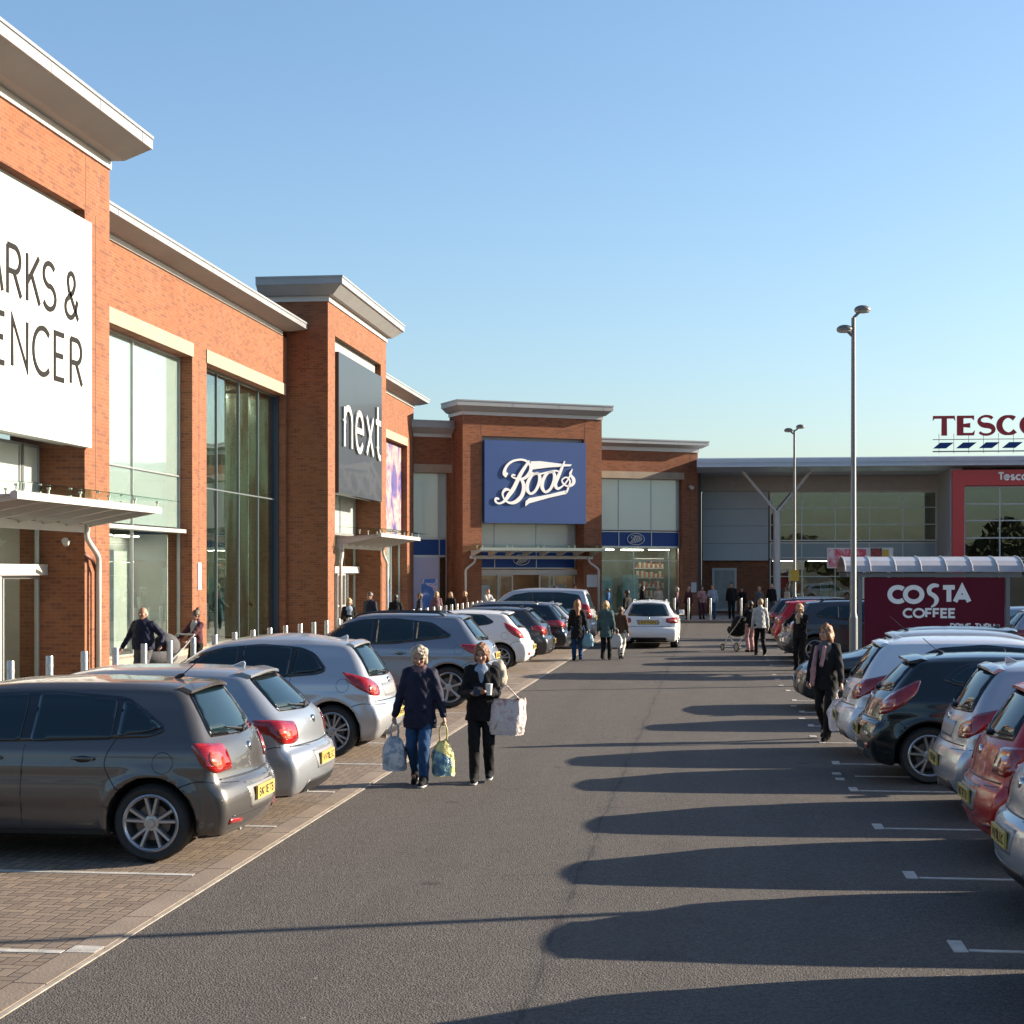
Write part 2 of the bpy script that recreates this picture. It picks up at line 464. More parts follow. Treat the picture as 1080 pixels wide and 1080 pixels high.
# ------------------------------------------------------------------ materials of the setting
BR = mat_brick('brick', (.245, .094, .046), (.195, .070, .033), (.115, .044, .029), (.21, .145, .10))
M_stone = mat('lintel_stone', (.36, .29, .21), .8, var=.12, vscale=1.5, bump=.2, bscale=40)
M_cap = mat('cap_metal', (.325, .34, .355), .38, .15, var=.08, vscale=.8, rvar=.15)
M_soffit = mat('soffit', (.33, .335, .335), .6, var=.1, vscale=.7)
M_white = mat('white_metal', (.55, .54, .52), .35, var=.05, vscale=2)
M_alu = mat('aluminium', (.52, .54, .54), .35, .6)
M_mull = mat('mullion_grey', (.16, .19, .20), .4, .3)
M_blue_mull = mat('mullion_blue', (.035, .055, .10), .4, .2)
M_dark = mat('dark_steel', (.03, .032, .036), .45, .3)
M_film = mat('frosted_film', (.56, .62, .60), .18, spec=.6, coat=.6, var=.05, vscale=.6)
M_shop = mat('shop_wall', (.26, .21, .17), .8, var=.3, vscale=.9)
M_shopl = mat('shop_wall_pale', (.58, .59, .55), .8, var=.2, vscale=.5)
M_floor = mat('shop_floor', (.42, .39, .34), .3)
M_roof = mat('roof_felt', (.13, .13, .13), .9)
M_glass = mat_glass('shop_glass', (.90, .94, .93), .85)
M_glassd = mat_glass('dark_glass', (.62, .72, .69), 1.1, f0=.09)
M_canopy = mat_glass('canopy_glass', (.72, .84, .78), .9)
M_navy = mat('navy_panel', (.004, .050, .24), .45, spec=.3)
M_bblue = mat('sign_blue', (.026, .075, .255), .42, var=.05, vscale=.5)
M_sw = mat('sign_white', (.62, .62, .60), .45)
M_lw = mat('letter_white', (1.12, 1.12, 1.10), .5)
M_letter = mat('letter_grey', (.03, .03, .03), .9, spec=.05)
M_slate = mat('slate_panel', (.024, .033, .043), .36, coat=.15, var=.15, vscale=.3)
M_red = mat('sign_red', (.62, .035, .04), .4, coat=.2)
M_redl = mat('letter_red', (.50, .02, .035), .4)
M_clad = mat('grey_cladding', (.46, .51, .56), .45, .1, var=.05, vscale=.4)
M_conc = mat('kerb_concrete', (.245, .19, .145), .85, var=.22, vscale=1.1, bump=.5, bscale=50)
M_line = mat('line_paint', (.48, .46, .42), .7, var=.28, vscale=8, bump=.4, bscale=90)
M_maroon = mat('maroon_panel', (.15, .008, .028), .6, spec=.2, var=.08, vscale=.8)

# ------------------------------------------------------------------ ground
def sheet(name, x0, x1, y0, y1, z, m, kind='structure'):
    o = mesh_obj(name, [(x0,y0,z),(x1,y0,z),(x1,y1,z),(x0,y1,z)], [(0,1,2,3)], m); o['kind'] = kind; return o
sheet('ground', -400, 400, -400, 500, 0, mat_asphalt())
sheet('parking_paving', -8.8, -3.95, -12, 75.2, .004, mat_herring())
kb = MB()
y = -12.0
while y < 75:
    kb.box(-3.94, -3.74, y + .003, min(y + .905, 75.2), -.05, .012); y += .915
kb.build('channel_kerb', [M_conc])['kind'] = 'structure'
MB().box(-3.732, -3.70, -12, 75.2, -.05, .007).build('lane_edge', [mat('edge_line', (.34, .30, .25), .8, var=.3, vscale=6)])['kind'] = 'structure'
MS = mat_slabs('paving_slabs', .6, .4, (.30, .27, .23), (.25, .225, .195), (.13, .12, .10))
MB().box(-14.7, -8.95, -25, 95, -.1, .11).box(-8.9499, 70, 76.55, 95, -.1, .11).build('pavement', [MS])['kind'] = 'structure'
MB().box(-8.95, -8.82, -25, 76.42, -.1, .125).box(-8.82, 70, 76.42, 76.55, -.1, .125).build('kerb', [M_conc])['kind'] = 'structure'
ln = MB()
LBAY = [4.95, 7.4, 9.83, 12.45, 14.9, 17.3, 19.85, 22.3, 24.75, 27.2, 29.65, 32.1, 34.55, 37.0, 39.45, 41.9, 44.35, 46.8, 49.25, 51.7, 54.15]
for y in LBAY: ln.box(-8.8, -3.96, y-.04, y+.04, 0, .0085)
ln.box(-3.935, -3.745, 9.80, 9.98, 0, .0145)
ln.build('bay_lines', [M_line])['kind'] = 'structure'
ln = MB()
RBAY = [3.3, 5.7, 8.1, 10.54, 13.0, 15.47, 18.1, 20.6, 23.1, 25.6, 28.1, 30.6, 33.1, 42.0, 44.5, 47.0, 49.5, 52, 54.5, 57, 59.5, 62]
for y in RBAY:
    ln.box(1.50, 1.59, y-.05, y+.27, 0, .006)
    ln.box(1.60, 6.3, y-.03, y+.03, 0, .006)
    ln.box(6.6, 11.2, y-.03, y+.03, 0, .006)
for yy in (19.0, 19.5, 23.9, 26.8, 29.3, 34.6, 36.5, 38.2):
    ln.box(1.42, 1.52, yy, yy+.2, 0, .006)
ln.box(1.66, 6.3, 19.35, 19.41, 0, .006)
ln.build('parking_marks', [M_line])['kind'] = 'structure'

# ------------------------------------------------------------------ shop building kit, local frame: x along the front, -y outward
def root_at(name, loc, ang, label, cat='building'):
    o = empty(name, loc, R(ang)); return tag(o, label, cat)
def cap(parent, u0, u1, y0, y1, z, oh, h1=.15, h2=.22, h3=.26, ends=(1, 1), name='roof_edge'):
    """white band, flared soffit and upright fascia round a parapet"""
    e0, e1 = ends
    def ring(mb, o, za, zb, o2=None):
        o2 = o if o2 is None else o2
        a = [(u0-o*e0, y0-o), (u1+o*e1, y0-o), (u1+o*e1, y1), (u0-o*e0, y1)]
        b = [(u0-o2*e0, y0-o2), (u1+o2*e1, y0-o2), (u1+o2*e1, y1), (u0-o2*e0, y1)]
        v = [(p[0], p[1], za) for p in a] + [(p[0], p[1], zb) for p in b]
        mb.add(v, [(0,3,2,1),(4,5,6,7),(0,1,5,4),(1,2,6,5),(2,3,7,6),(3,0,4,7)])
    m = MB(); ring(m, .05, z, z+h1); m.build('parapet_band', [M_white], parent)
    m = MB(); ring(m, oh*.35, z+h1+.001, z+h1+h2-.001, oh-.04); m.build('soffit', [M_soffit], parent)
    m = MB(); ring(m, oh, z+h1+h2, z+h1+h2+h3)
    ring(m, oh+.025, z+h1+h2+h3-.05, z+h1+h2+h3+.012)
    m.build(name, [M_cap], parent)
    # joints of the fascia sheets
    j = MB(); x = u0 + 2.4
    while x < u1:
        j.box(x-.006, x+.006, y0-oh-.004, y0-oh+.01, z+h1+h2+.002, z+h1+h2+h3-.055); x += 2.4
    if len(j.v): j.build('fascia_joint', [M_mull], parent)
def window(parent, u0, u1, z0, z1, y, vs=(), hs=(), glass=None, frame=.05, name='window', fm=None):
    fm = fm or M_alu
    m = MB(); f = frame
    m.box(u0, u0+f, y-.03, y+.06, z0, z1); m.box(u1-f, u1, y-.03, y+.06, z0, z1)
    m.box(u0+f, u1-f, y-.03, y+.06, z0, z0+f); m.box(u0+f, u1-f, y-.03, y+.06, z1-f, z1)
    for v in vs: m.box(v-f*.4, v+f*.4, y-.032, y+.05, z0+f, z1-f)
    for h in hs: m.box(u0+f, u1-f, y-.028, y+.04, h-f*.4, h+f*.4)
    w = m.build(name, [fm], parent)
    g = MB().box(u0+f*.5, u1-f*.5, y+.005, y+.015, z0+f*.5, z1-f*.5).build('pane', [glass or M_glass], w)
    return w
def room(parent, u0, u1, y0, y1, z1, wallm=None, floorz=.13):
    m = MB(); a = 0
    m.add([(u0,y0,floorz),(u1,y0,floorz),(u1,y1,floorz),(u0,y1,floorz)], [(0,1,2,3)], 1)
    m.add([(u0,y1,floorz),(u1,y1,floorz),(u1,y1,z1),(u0,y1,z1)], [(0,1,2,3)])
    m.add([(u0,y0,floorz),(u0,y1,floorz),(u0,y1,z1),(u0,y0,z1)], [(0,1,2,3)])
    m.add([(u1,y0,floorz),(u1,y1,floorz),(u1,y1,z1),(u1,y0,z1)], [(0,1,2,3)])
    m.add([(u0,y0,z1),(u1,y0,z1),(u1,y1,z1),(u0,y1,z1)], [(0,1,2,3)])
    return m.build('interior', [wallm or M_shop, M_floor], parent)
def canopy(parent, u0, u1, y0, y1, z, pipes=(True, True), beams=7):
    """glazed entrance canopy: gutter beam at the front, sloping ribs, glass on point fixings, downpipes"""
    m = MB()
    m.prism([(y1, z+.02), (y1, z+.14), (y1+.05, z+.16), (y1+.12, z+.13), (y1+.12, z+.03)], u0, u1, 'x')
    c = m.build('canopy', [M_white], parent, bevel=0)
    b = MB()
    for i in range(beams):
        x = u0 + .08 + (u1-u0-.24) * i / (beams-1)
        b.prism([(y0, z-.28), (y0, z+.02), (y1+.12, z+.11), (y1+.12, z+.02)], x, x+.08, 'x')
    b.box(u0+.02, u1-.02, y0-.12, y0-.002, z-.36, z-.2)
    b.build('rib', [M_white], c)
    s = MB(); s.add([(u0+.03,y0-.005,z-.0),(u1-.03,y0-.005,z-.0),(u1-.03,y1+.13,z+.06),(u0+.03,y1+.13,z+.06),
                     (u0+.03,y0-.005,z+.03),(u1-.03,y0-.005,z+.03),(u1-.03,y1+.13,z+.09),(u0+.03,y1+.13,z+.09)],
          [(0,3,2,1),(4,5,6,7),(0,1,5,4),(1,2,6,5),(2,3,7,6),(3,0,4,7)])
    s.build('lining', [mat('canopy_lining', (.42, .40, .36), .5, var=.08, vscale=1)], c)
    n = max(3, int((u1-u0)/1.3)); g = MB(); q = MB()
    for i in range(n):
        a = u0 - .05 + (u1-u0+.5)*i/n; e = u0 - .05 + (u1-u0+.5)*(i+1)/n - .02
        g.add([(a,y0-.05,z+.36),(e,y0-.05,z+.36),(e,y1-.25,z+.27),(a,y1-.25,z+.27),(a,y0-.05,z+.375),(e,y0-.05,z+.375),(e,y1-.25,z+.285),(a,y1-.25,z+.285)],
              [(0,3,2,1),(4,5,6,7),(0,1,5,4),(1,2,6,5),(2,3,7,6),(3,0,4,7)])
    for i in range(n+1):
        x = min(max(u0 + (u1-u0)*i/n, u0+.1), u1-.1)
        for yy in (y1+.06, (y0+y1)/2):
            q.tube([(x, yy, z+.12), (x, yy, z+.265)], .018, 6)
            q.tube([(x-.07, yy, z+.245), (x+.07, yy, z+.245)], .014, 6)
            q.tube([(x, yy, z+.235), (x, yy, z+.268)], .035, 8)
    g.build('canopy_pane', [M_canopy], c); q.build('glass_fixing', [M_alu], c)
    for k, on in enumerate(pipes):
        if not on: continue
        x = (u0+.25) if k == 0 else (u1-.25); sx = -1 if k == 0 else 1
        MB().tube(catmull([(x, y0-.14, z-.2), (x, y0-.14, z-.42), (x+sx*.08, y0-.16, z-.55), (x+sx*.42, y0-.2, z-.8), (x+sx*.5, y0-.2, z-.95), (x+sx*.5, y0-.2, z-1.3)], 5) + [(x+sx*.5, y0-.2, .12)], .055, 12).build('downpipe', [M_white], parent, smooth=True)
    return c

def tower(parent, u0, u1, p, zt, ua, ub, zo, rec, sign, signmat, cap_oh, depth=13, capends=(1, 1)):
    """projecting brick tower with a tall recessed bay holding a sign board"""
    m = MB()
    m.box(u0, ua, -p, rec+.4, 0, zt); m.box(ub, u1, -p, rec+.4, 0, zt)
    m.box(ua, ub, -p, rec+.4, zo, zt)
    m.build('brick_wall', [BR], parent)
    MB().box(u0+.25, u1-.25, rec+.4, depth, 0, zt-.004).build('core', [M_shop], parent) if False else None
    MB().box(u0+.01, u1-.01, rec+.401, depth, zo-.1, zt-.01).build('upper_wall', [BR], parent)
    cap(parent, u0, u1, -p, depth, zt, cap_oh, .18, (.22 if zt < 11 else .30), .26, ends=capends)
    (sa, sb, za, zb) = sign
    MB().box(sa, sb, -p-.12, -p+.10, za, zb).build('sign_board', [signmat], parent)
    MB().box(ua+.001, ub-.001, -p+.22, -p+.5, za+.05, zo-.001).build('sign_backing', [M_soffit], parent)

# ================================================================== first store (white sign)
# local x = world y - 23.6 ; facade of the wings at world x -14
S1 = root_at('retail_store', (-14, 23.6, 0), 90, 'red brick store at the left edge with a large white sign board')
t0 = 0.0; t1 = 10.25; P = 1.4
tower(S1, t0, t1, P, 10.85, 1.5, 8.85, 9.70, -.42, (1.62, 8.93, 4.87, 9.44), M_sw, .95, capends=(1, 0))
lt = MB()
for ch, xa, xb in (('M', 2.95, 3.85), ('A', 4.0, 4.66), ('R', 4.78, 5.46), ('K', 5.64, 6.31), ('S', 6.36, 7.08), ('&', 7.44, 8.24)):
    text(lt, ch, xa, 7.30, .97, .098, .3, -P-.135, .012, width=xb-xa)
for ch, xa, xb in (('S', 2.5, 3.12), ('P', 3.3, 3.9), ('E', 4.16, 4.74), ('N', 4.98, 5.74), ('C', 5.92, 6.72), ('E', 6.94, 7.50), ('R', 7.74, 8.42)):
    text(lt, ch, xa, 6.02, .97, .098, .3, -P-.135, .012, width=xb-xa)
lt.build('lettering', [M_letter], S1)
window(S1, 1.5, 8.85, 3.62, 4.92, -.42, (3.2, 5.9, 7.9), (), M_film, .06)
MB().box(7.95, 8.05, -.46, -.4, 3.7, 4.9).build('blind', [M_mull], S1)
window(S1, 1.5, 8.85, 2.45, 3.62, -.42, (3.2, 5.9), (), M_glass, .05)
MB().box(1.5, 8.85, -.62, -.36, 2.28, 2.50).build('door_header', [M_white], S1)
window(S1, 5.4, 8.85, .12, 2.28, -.42, (7.1,), (), M_glass, .07)
window(S1, 1.5, 3.1, .12, 2.28, -.42, (), (), M_glass, .07)
d = window(S1, 5.0, 6.6, .14, 2.26, -.60, (), (1.1,), M_glass, .06, name='sliding_door', fm=M_white)
d = window(S1, 2.9, 4.3, .14, 2.26, -.60, (), (1.1,), M_glass, .06, name='sliding_door', fm=M_white)
room(S1, .6, 9.6, -.30, 7, 3.6, M_shopl)
canopy(S1, 1.8, 8.85, -P, -P-1.62, 3.50, (False, True))
MB().tube([(8.85+.38,-P-.1,0.1),(8.85+.38,-P-.1,2.35),(8.85+.15,-P-.1,2.6),(8.85-.3,-P-.1,2.7)], .04, 8).build('conduit', [mat('brown_pipe',(.16,.05,.03),.5)], S1, smooth=True)
MB().tube([(8.5,-P+.28,2.98),(8.62,-P+.3,2.92)], .07, 8).tube([(8.62,-P+.3,2.92),(8.85,-P+.3,2.98)], .02, 6).build('security_camera', [M_white], S1)
# wing with two tall windows
u = lambda Y: Y - 23.6
w = MB(); WZ = 10.15
for a, b in ((t1+.001, 11.9), (u(43.9), u(45.2)), (u(53.9), u(54.099))):
    w.box(a, b, 0, .75, 0, 8.2)
w.box(t1+.001, u(54.099), 0, .75, 8.2, WZ); w.box(t1+.001, u(54.099), 0, .75, 0, .35) if False else None
w.box(t1+.01, u(54.09), .751, 13, 8.4, WZ-.01)
w.build('wing_wall', [BR], S1)
cap(S1, t1+.0, u(53.35), 0, 13, WZ, .72, .14, .12, .20, ends=(0, 1))
for a, b in ((t1+.001, u(43.95)), (u(45.15), u(53.9))):
    MB().box(a, b, -.03, .3, 8.21, 8.58).build('lintel', [M_stone], S1)
window(S1, 11.9, u(43.9), .25, 8.2, .36, (u(40.15),), (4.95,), M_glass, .05)
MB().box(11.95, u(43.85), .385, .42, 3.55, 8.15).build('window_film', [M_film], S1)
window(S1, u(45.2), u(53.9), .25, 8.2, .36, (u(47.3), u(49.6), u(51.8)), (4.75,), M_glassd, .05, fm=M_mull)
MB().box(u(53.82), u(53.98), .22, .42, .2, 8.2).build('corner_post', [M_blue_mull], S1)
room(S1, 11.3, u(44.5), .6, 4.2, 3.4, M_shopl)
MB().box(11.3, u(44.5), .15, 4.2, 3.4, 3.5).build('floor_slab', [M_soffit], S1)
room(S1, u(44.6), u(54.05), .6, 5.5, 8.1, M_shop)
MB().box(t1, u(54.05), -.06, .35, .1, .26).build('window_sill', [M_stone], S1)
# hanging lamps and displays behind the second window
def display(parent, xs, y, z0, z1, m, name='display_panel'):
    mb = MB()
    for a, b in xs: mb.box(a, b, y, y+.04, z0, z1)
    return mb.build(name, [m], parent)
M_lampw = mat('lit_lamp', (1, .93, .8), .5, emit=3.5)
lm = MB(); 
for i in range(7):
    x = u(46) + i*1.1
    lm.box(x, x+.62, 1.2, 1.5, 4.42, 4.5); lm.tube([(x+.3, 1.35, 4.5), (x+.3, 1.35, 8.0)], .008, 4)
lm.build('strip_light', [mat('lamp_white', (.8, .8, .75), .4, emit=.6)], S1)
display(S1, ((u(48.6), u(49.5)),), 1.6, .3, 2.7, mat('poster_pale', (.5, .58, .66), .5, var=.5, vscale=1.3))
display(S1, ((u(52.6), u(53.4)),), 1.2, .8, 2.6, mat('poster_yellow', (.62, .60, .34), .5, var=.3, vscale=2))
display(S1, ((u(50.3), u(51.0)),), 1.9, 2.9, 3.35, M_sw)
def mat_streak(name, stops, sx=.9, sz=.12):
    t = NT(name); x, y, z = t.sep(t.coord()); n = t.noise(t.comb(t.math('MULTIPLY', t.math('ADD', x, y), sx), t.math('MULTIPLY', z, sz), 0.0), 1.6, 4, .6, .3)
    t.link(t.ramp(n, stops), t.p.inputs['Base Color']); t.p.inputs['Roughness'].default_value = .5; MATS[name] = t.m; return t.m
M_drape = mat_streak('window_drape', [(.34, (.22, .18, .13)), (.44, (.34, .32, .26)), (.50, (.52, .57, .50)), (.58, (.68, .76, .68)), (.68, (.30, .26, .2))])
M_pale = mat_streak('pale_blue_grey', [(.35, (.30, .36, .38)), (.6, (.40, .46, .48))])
display(S1, ((u(45.3), u(47.0)),), .75, 4.9, 8.1, M_pale, 'painted_sky_panel')  # pale panel colour stands in for sky reflected in this pane
display(S1, ((u(47.1), u(53.8)),), 1.9, 3.4, 8.1, M_drape, 'window_drape')
display(S1, ((u(49.6), u(51.4)), (u(52.6), u(53.7))), 2.6, .2, 3.3, M_drape, 'display_back')
for k, (a, ya, yb, za, zb, mm) in enumerate(((u(48.9), .55, 1.3, 2.2, 8.0, M_drape), (u(51.2), .5, 1.9, .3, 8.0, M_drape), (u(53.55), .5, 5.4, .2, 8.05, M_drape), (u(50.2), 1.5, 2.6, .3, 3.2, M_pale), (u(43.3), .5, 4.0, .3, 3.35, M_shopl), (16.2, .7, 1.7, .3, 2.9, M_pale))):
    MB().box(a, a+.05, ya, yb, za, zb).build('display_screen', [mm], S1)
tx = MB()
for k, (a, b) in enumerate(((12.3, 13.4), (13.7, 15.0), (17.0, 18.0))): tx.box(a, b, 2.9, 2.94, 1.2+.2*k, 2.8)
tx.build('wall_graphic', [mat_streak('wall_graphic', [(.4, (.10, .16, .15)), (.55, (.34, .36, .30)), (.65, (.5, .48, .42))], 2, 2)], S1)
display(S1, ((12.2, 13.6),), 2.0, .3, 2.6, M_sw)
display(S1, ((16.4, 19.9),), 1.5, .3, 3.3, mat('display_green', (.44, .47, .42), .6, var=.15, vscale=.6))
MB().box(u(44.35), u(44.65), -.025, -.003, 1.85, 2.6).build('wall_notice', [M_sw], S1)
for a in (.9, 3.0): MB().box(6.9, 7.3, 1.2, 1.5, .14, 1.0).build('basket_stack', [mat('basket_dark', (.03,.03,.04), .5)], S1); break
MB().box(7.3, 7.75, .3, .55, .14, 2.0).build('notice_stand', [M_dark], S1)
MB().box(7.32, 7.6, .285, .298, 1.0, 1.35).build('notice_sheet', [M_red], S1)

# ================================================================== second store (dark sign)
S2 = root_at('retail_store', (-14, 54.1, 0), 90, 'red brick store in the middle of the left row with a slate grey sign')
tower(S2, 0, 10, P, 11.35, 1.05, 8.95, 10.35, -.38, (1.1, 8.55, 5.03, 9.82), M_slate, .62, depth=.9)
lt = MB(); text(lt, 'next', 1.6, 6.55, 2.2, .205, .26, -P-.20, .06, width=6.5); lt.build('lettering', [M_sw], S2)
lt = MB()
for i in range(5): lt.box(2.2+i*1.3, 2.26+i*1.3, -P-.14, -P-.115, 7.2, 7.26)
lt.build('letter_fixing', [M_dark], S2)
window(S2, 1.05, 8.95, 3.75, 6.6, -.38, (3.6, 6.3), (), M_film, .05)
window(S2, 1.05, 8.95, 2.5, 3.75, -.38, (3.6, 6.3), (), M_glass, .05)
MB().box(1.05, 8.95, -.58, -.33, 2.3, 2.54).build('door_header', [M_white], S2)
window(S2, 1.05, 3.6, .12, 2.3, -.38, (), (), M_glass, .06)
window(S2, 6.3, 8.95, .12, 2.3, -.38, (7.6,), (), M_glass, .06)
window(S2, 5.1, 6.4, .14, 2.28, -.55, (), (1.1,), M_glass, .06, name='sliding_door', fm=M_white)
room(S2, .6, 9.6, -.25, 6, 3.7, M_shopl)
canopy(S2, 1.3, 8.95, -P, -P-1.55, 3.52)
w = MB()
for a, b in ((10.001, 16.0), (22.2, 23.9)): w.box(a, b, 0, .75, 0, 8.2)
w.box(10.001, 23.9, 0, .75, 8.2, WZ); w.box(10.01, 23.89, .751, 13, 0, WZ-.01)
w.build('wing_wall', [BR], S2)
cap(S2, 10.0, 23.9, 0, 13, WZ, .65, .14, .12, .20, ends=(0, 1))
MB().box(15.95, 22.25, -.03, .3, 8.21, 8.58).build('lintel', [M_stone], S2)
def mat_poster(name, stops, scale=.7):
    t = NT(name); n = t.noise(t.coord(), scale, 4, .6, .6)
    t.link(t.ramp(n, stops), t.p.inputs['Base Color']); t.p.inputs['Roughness'].default_value = .35; MATS[name] = t.m; return t.m
M_purple = mat_poster('poster_purple', [(.3, (.05,.045,.15)), (.44, (.10,.09,.24)), (.50, (.26,.16,.20)), (.58, (.34,.30,.30)), (.7, (.22,.04,.07))], .9)
window(S2, 16.0, 22.2, 3.7, 8.2, .36, (18, 20.1), (), M_glass, .05)
display(S2, ((16.05, 22.15),), .27, 3.8, 8.15, M_purple, 'window_poster')
window(S2, 16.0, 22.2, .25, 3.7, .36, (18, 20.1), (), M_glass, .05)
display(S2, ((16.1, 22.1),), .72, .3, 3.6, M_shopl, 'display_back')
display(S2, ((20.4, 21.3),), .6, 2.0, 2.8, mat('poster_pale', (.5, .58, .66)), 'display_panel')
display(S2, ((20.3, 21.2),), .6, .6, 1.7, mat('poster_blue', (.05, .13, .45), .5))

# ================================================================== third store (blue sign, set at an angle)
S3 = root_at('retail_store', (-14, 78, 0), 29.419, 'brick store facing the car park with a big royal blue sign and script lettering')
tower(S3, 1.97, 9.27, P, 9.80, 2.94, 8.31, 8.82, -.4, (3.04, 8.36, 4.68, 8.62), M_bblue, .42, depth=.42)
MB().box(2.94-.02, 3.6, -P-.01, -P+.004, 8.60, 8.8).build('sign_trim', [M_dark], S3) if False else None
# script lettering traced on the board: crop pixels -> board metres
def script_logo(parent, x0, z0, sx, sz, y, m, thick, name='lettering', fat=1.0):
    mb = MB(); k = [0]
    def pt(p): return (x0 + p[0]*sx, z0 - p[1]*sz)
    def st(pts, ws):
        P3 = catmull([(a[0], a[1], w) for a, w in zip(pts, ws)], 6)
        ribbon(mb, [pt(p) for p in P3], [max(4, p[2])*sx*fat for p in P3], y - .001*k[0], y + thick); k[0] += 1
    def pg(pts):
        mb.prism([pt(p) for p in pts], y-.001*k[0], y+thick, 'y'); k[0] += 1
    pg([(480,303),(560,298),(765,318),(838,320),(826,336),(640,352),(500,374),(492,345)])
    pg([(436,702),(440,655),(470,628),(640,592),(800,548),(812,545),(790,584),(640,622),(470,674)])
    st([(282,432),(262,415),(264,380),(290,335),(335,303),(400,290),(448,303),(482,345),(478,395),(440,445),(395,462),(350,455),(322,440),(330,425),(352,430)], [40,36,24,20,18,16,18,24,28,24,18,14,12,12,12])
    st([(470,296),(440,345),(395,420),(340,540),(300,600),(262,655),(215,680),(184,662),(190,636),(215,642)], [12,24,30,34,34,22,14,16,20,12])
    st([(385,452),(412,480),(424,540),(405,610),(355,662),(300,672),(258,640),(244,592),(268,556),(304,560)], [16,26,32,32,30,18,12,16,24,12])
    st([(470,402),(500,408),(560,412),(640,392),(700,380),(735,392)], [10,16,14,14,14,12])
    for dx, dy, s in ((0,0,1), (128,-18,.97)):
        st([(552+dx,408+dy),(500+dx,420+dy),(462+dx,480+dy),(452+dx,545+dy),(478+dx,588+dy),(520+dx,565+dy),(552+dx,500+dy),(560+dx,440+dy),(540+dx,404+dy),(500+dx,422+dy)], [14,22,28,30,20,22,26,28,16,12])
    st([(776,292),(745,370),(712,450),(694,500),(712,538),(750,520),(790,478),(822,420),(842,360)], [10,24,30,30,22,14,12,12,8])
    st([(838,372),(822,405),(852,450),(850,490),(812,516),(770,500),(752,462),(790,436),(822,470),(806,530),(792,572)], [10,16,28,26,16,14,12,12,14,16,16])
    return mb.build(name, [m], parent)
# crop px span of the board: x 95..965, y 125..850
script_logo(S3, 3.04 - 95*5.32/870, 8.62 + 125*3.94/725, 5.32/870, 3.94/725, -P-.165, M_lw, .035)
script_logo(S3, 3.06 - 95*5.32/870, 8.60 + 125*3.94/725, 5.32/870, 3.94/725, -P-.135, M_dark, .012, 'painted_letter_shadow')  # dark offset copy of the script, its shadow put in as a shape
window(S3, 2.94, 8.31, 3.35, 4.9, -.4, (4.0, 6.2), (), M_film, .05)
window(S3, 2.94, 8.31, 2.5, 3.35, -.4, (4.0, 6.2), (), M_navy, .05)
MB().box(2.94, 8.31, -.6, -.35, 2.2, 2.44).build('door_header', [M_white], S3)
def oval_logo(parent, cx, cz, r, y):
    mb = MB(); ribbon(mb, arc(cx, cz, r, r*.6, 0, 360, 28), r*.07, y, y+.02); mb.build('oval_emblem', [M_sw], parent)
    script_logo(parent, cx - 520*r*.0021, cz + 480*r*.0021, r*.0021, r*.0021, y-.003, M_sw, .012, 'emblem_script', 1.2)
oval_logo(S3, 5.4, 2.93, .42, -.46)
window(S3, 2.94, 4.3, .12, 2.2, -.4, (), (), M_glass, .05); window(S3, 6.9, 8.31, .12, 2.2, -.4, (), (), M_glass, .05)
window(S3, 4.1, 4.9, .14, 2.18, -.55, (), (), M_glass, .05, name='sliding_door', fm=M_white)
window(S3, 6.3, 7.1, .14, 2.18, -.55, (), (), M_glass, .05, name='sliding_door', fm=M_white)
M_fill = mat('added_fill_light', (1, .90, .74), .5, emit=7)  # unseen glowing panels added to brighten the shop interiors
def lights(parent, spots, z, m=None):
    mb = MB()
    for (x, y) in spots: mb.box(x-.55, x+.55, y-.14, y+.14, z-.03, z)
    return mb.build('added_fill_panels', [m or M_fill], parent)
lights(S3, [(3.4, 1.5), (5.6, 1.5), (7.8, 1.5), (4.4, 4), (6.8, 4)], 3.2); lights(S3, [(10.8, 1.6), (12.4, 1.6), (14, 1.6), (11.6, 3.4), (13.4, 3.4)], 3.5)
lights(S2, [(2.5, 2), (5, 2), (7.5, 2)], 3.6); lights(S1, [(3, 2), (5.5, 2), (8, 2), (5.5, 4.5)], 3.5); lights(S1, [(12.5, 1.2), (14.5, 1.2), (16.5, 1.2), (18.5, 1.2), (14, 2.8), (17, 2.8)], 3.3); lights(S1, [(24+i*1.5, 1.3+(i%2)*1.4) for i in range(5)], 7.9)
room(S3, 2.2, 9.0, -.3, 6, 3.3, mat('shop_warm', (.20, .13, .08), .8, var=.4, vscale=1.5))
display(S3, ((3.1, 4.0), (7.1, 8.1)), .2, .5, 1.7, mat('poster_pale', (.5, .58, .66)))
canopy(S3, 2.3, 8.75, -P, -P-1.5, 3.32, beams=8)
for nm, a, b, za, zb in (('wall', 0.02, 1.969, 0, 0),):
    w = MB(); w.box(0.02, 1.969, 0, .75, 7.28, 8.80); w.box(1.80, 1.969, 0, .75, 0, 7.28); w.box(.03, 1.96, .751, 9, 0, 8.79)
    w.build('wing_wall', [BR], S3)
cap(S3, -.6, 1.92, 0, 9, 8.80, .45, .18, .24, .34, ends=(0, 0))
MB().box(.0, 1.95, -.03, .3, 7.1, 7.5).build('lintel', [M_stone], S3)
window(S3, .02, 1.80, 3.95, 7.1, .34, (1.42,), (), mat('mirror_film', (.46, .62, .62), .08, spec=.8, coat=1), .05)
window(S3, .02, 1.80, 3.1, 3.95, .34, (1.42,), (), M_navy, .05)
window(S3, .02, 1.80, .25, 3.1, .34, (1.42,), (), M_glass, .05)
display(S3, ((.1, 1.38),), .285, .3, 3.05, mat('poster_lilac', (.48, .48, .66), .5), 'window_poster')
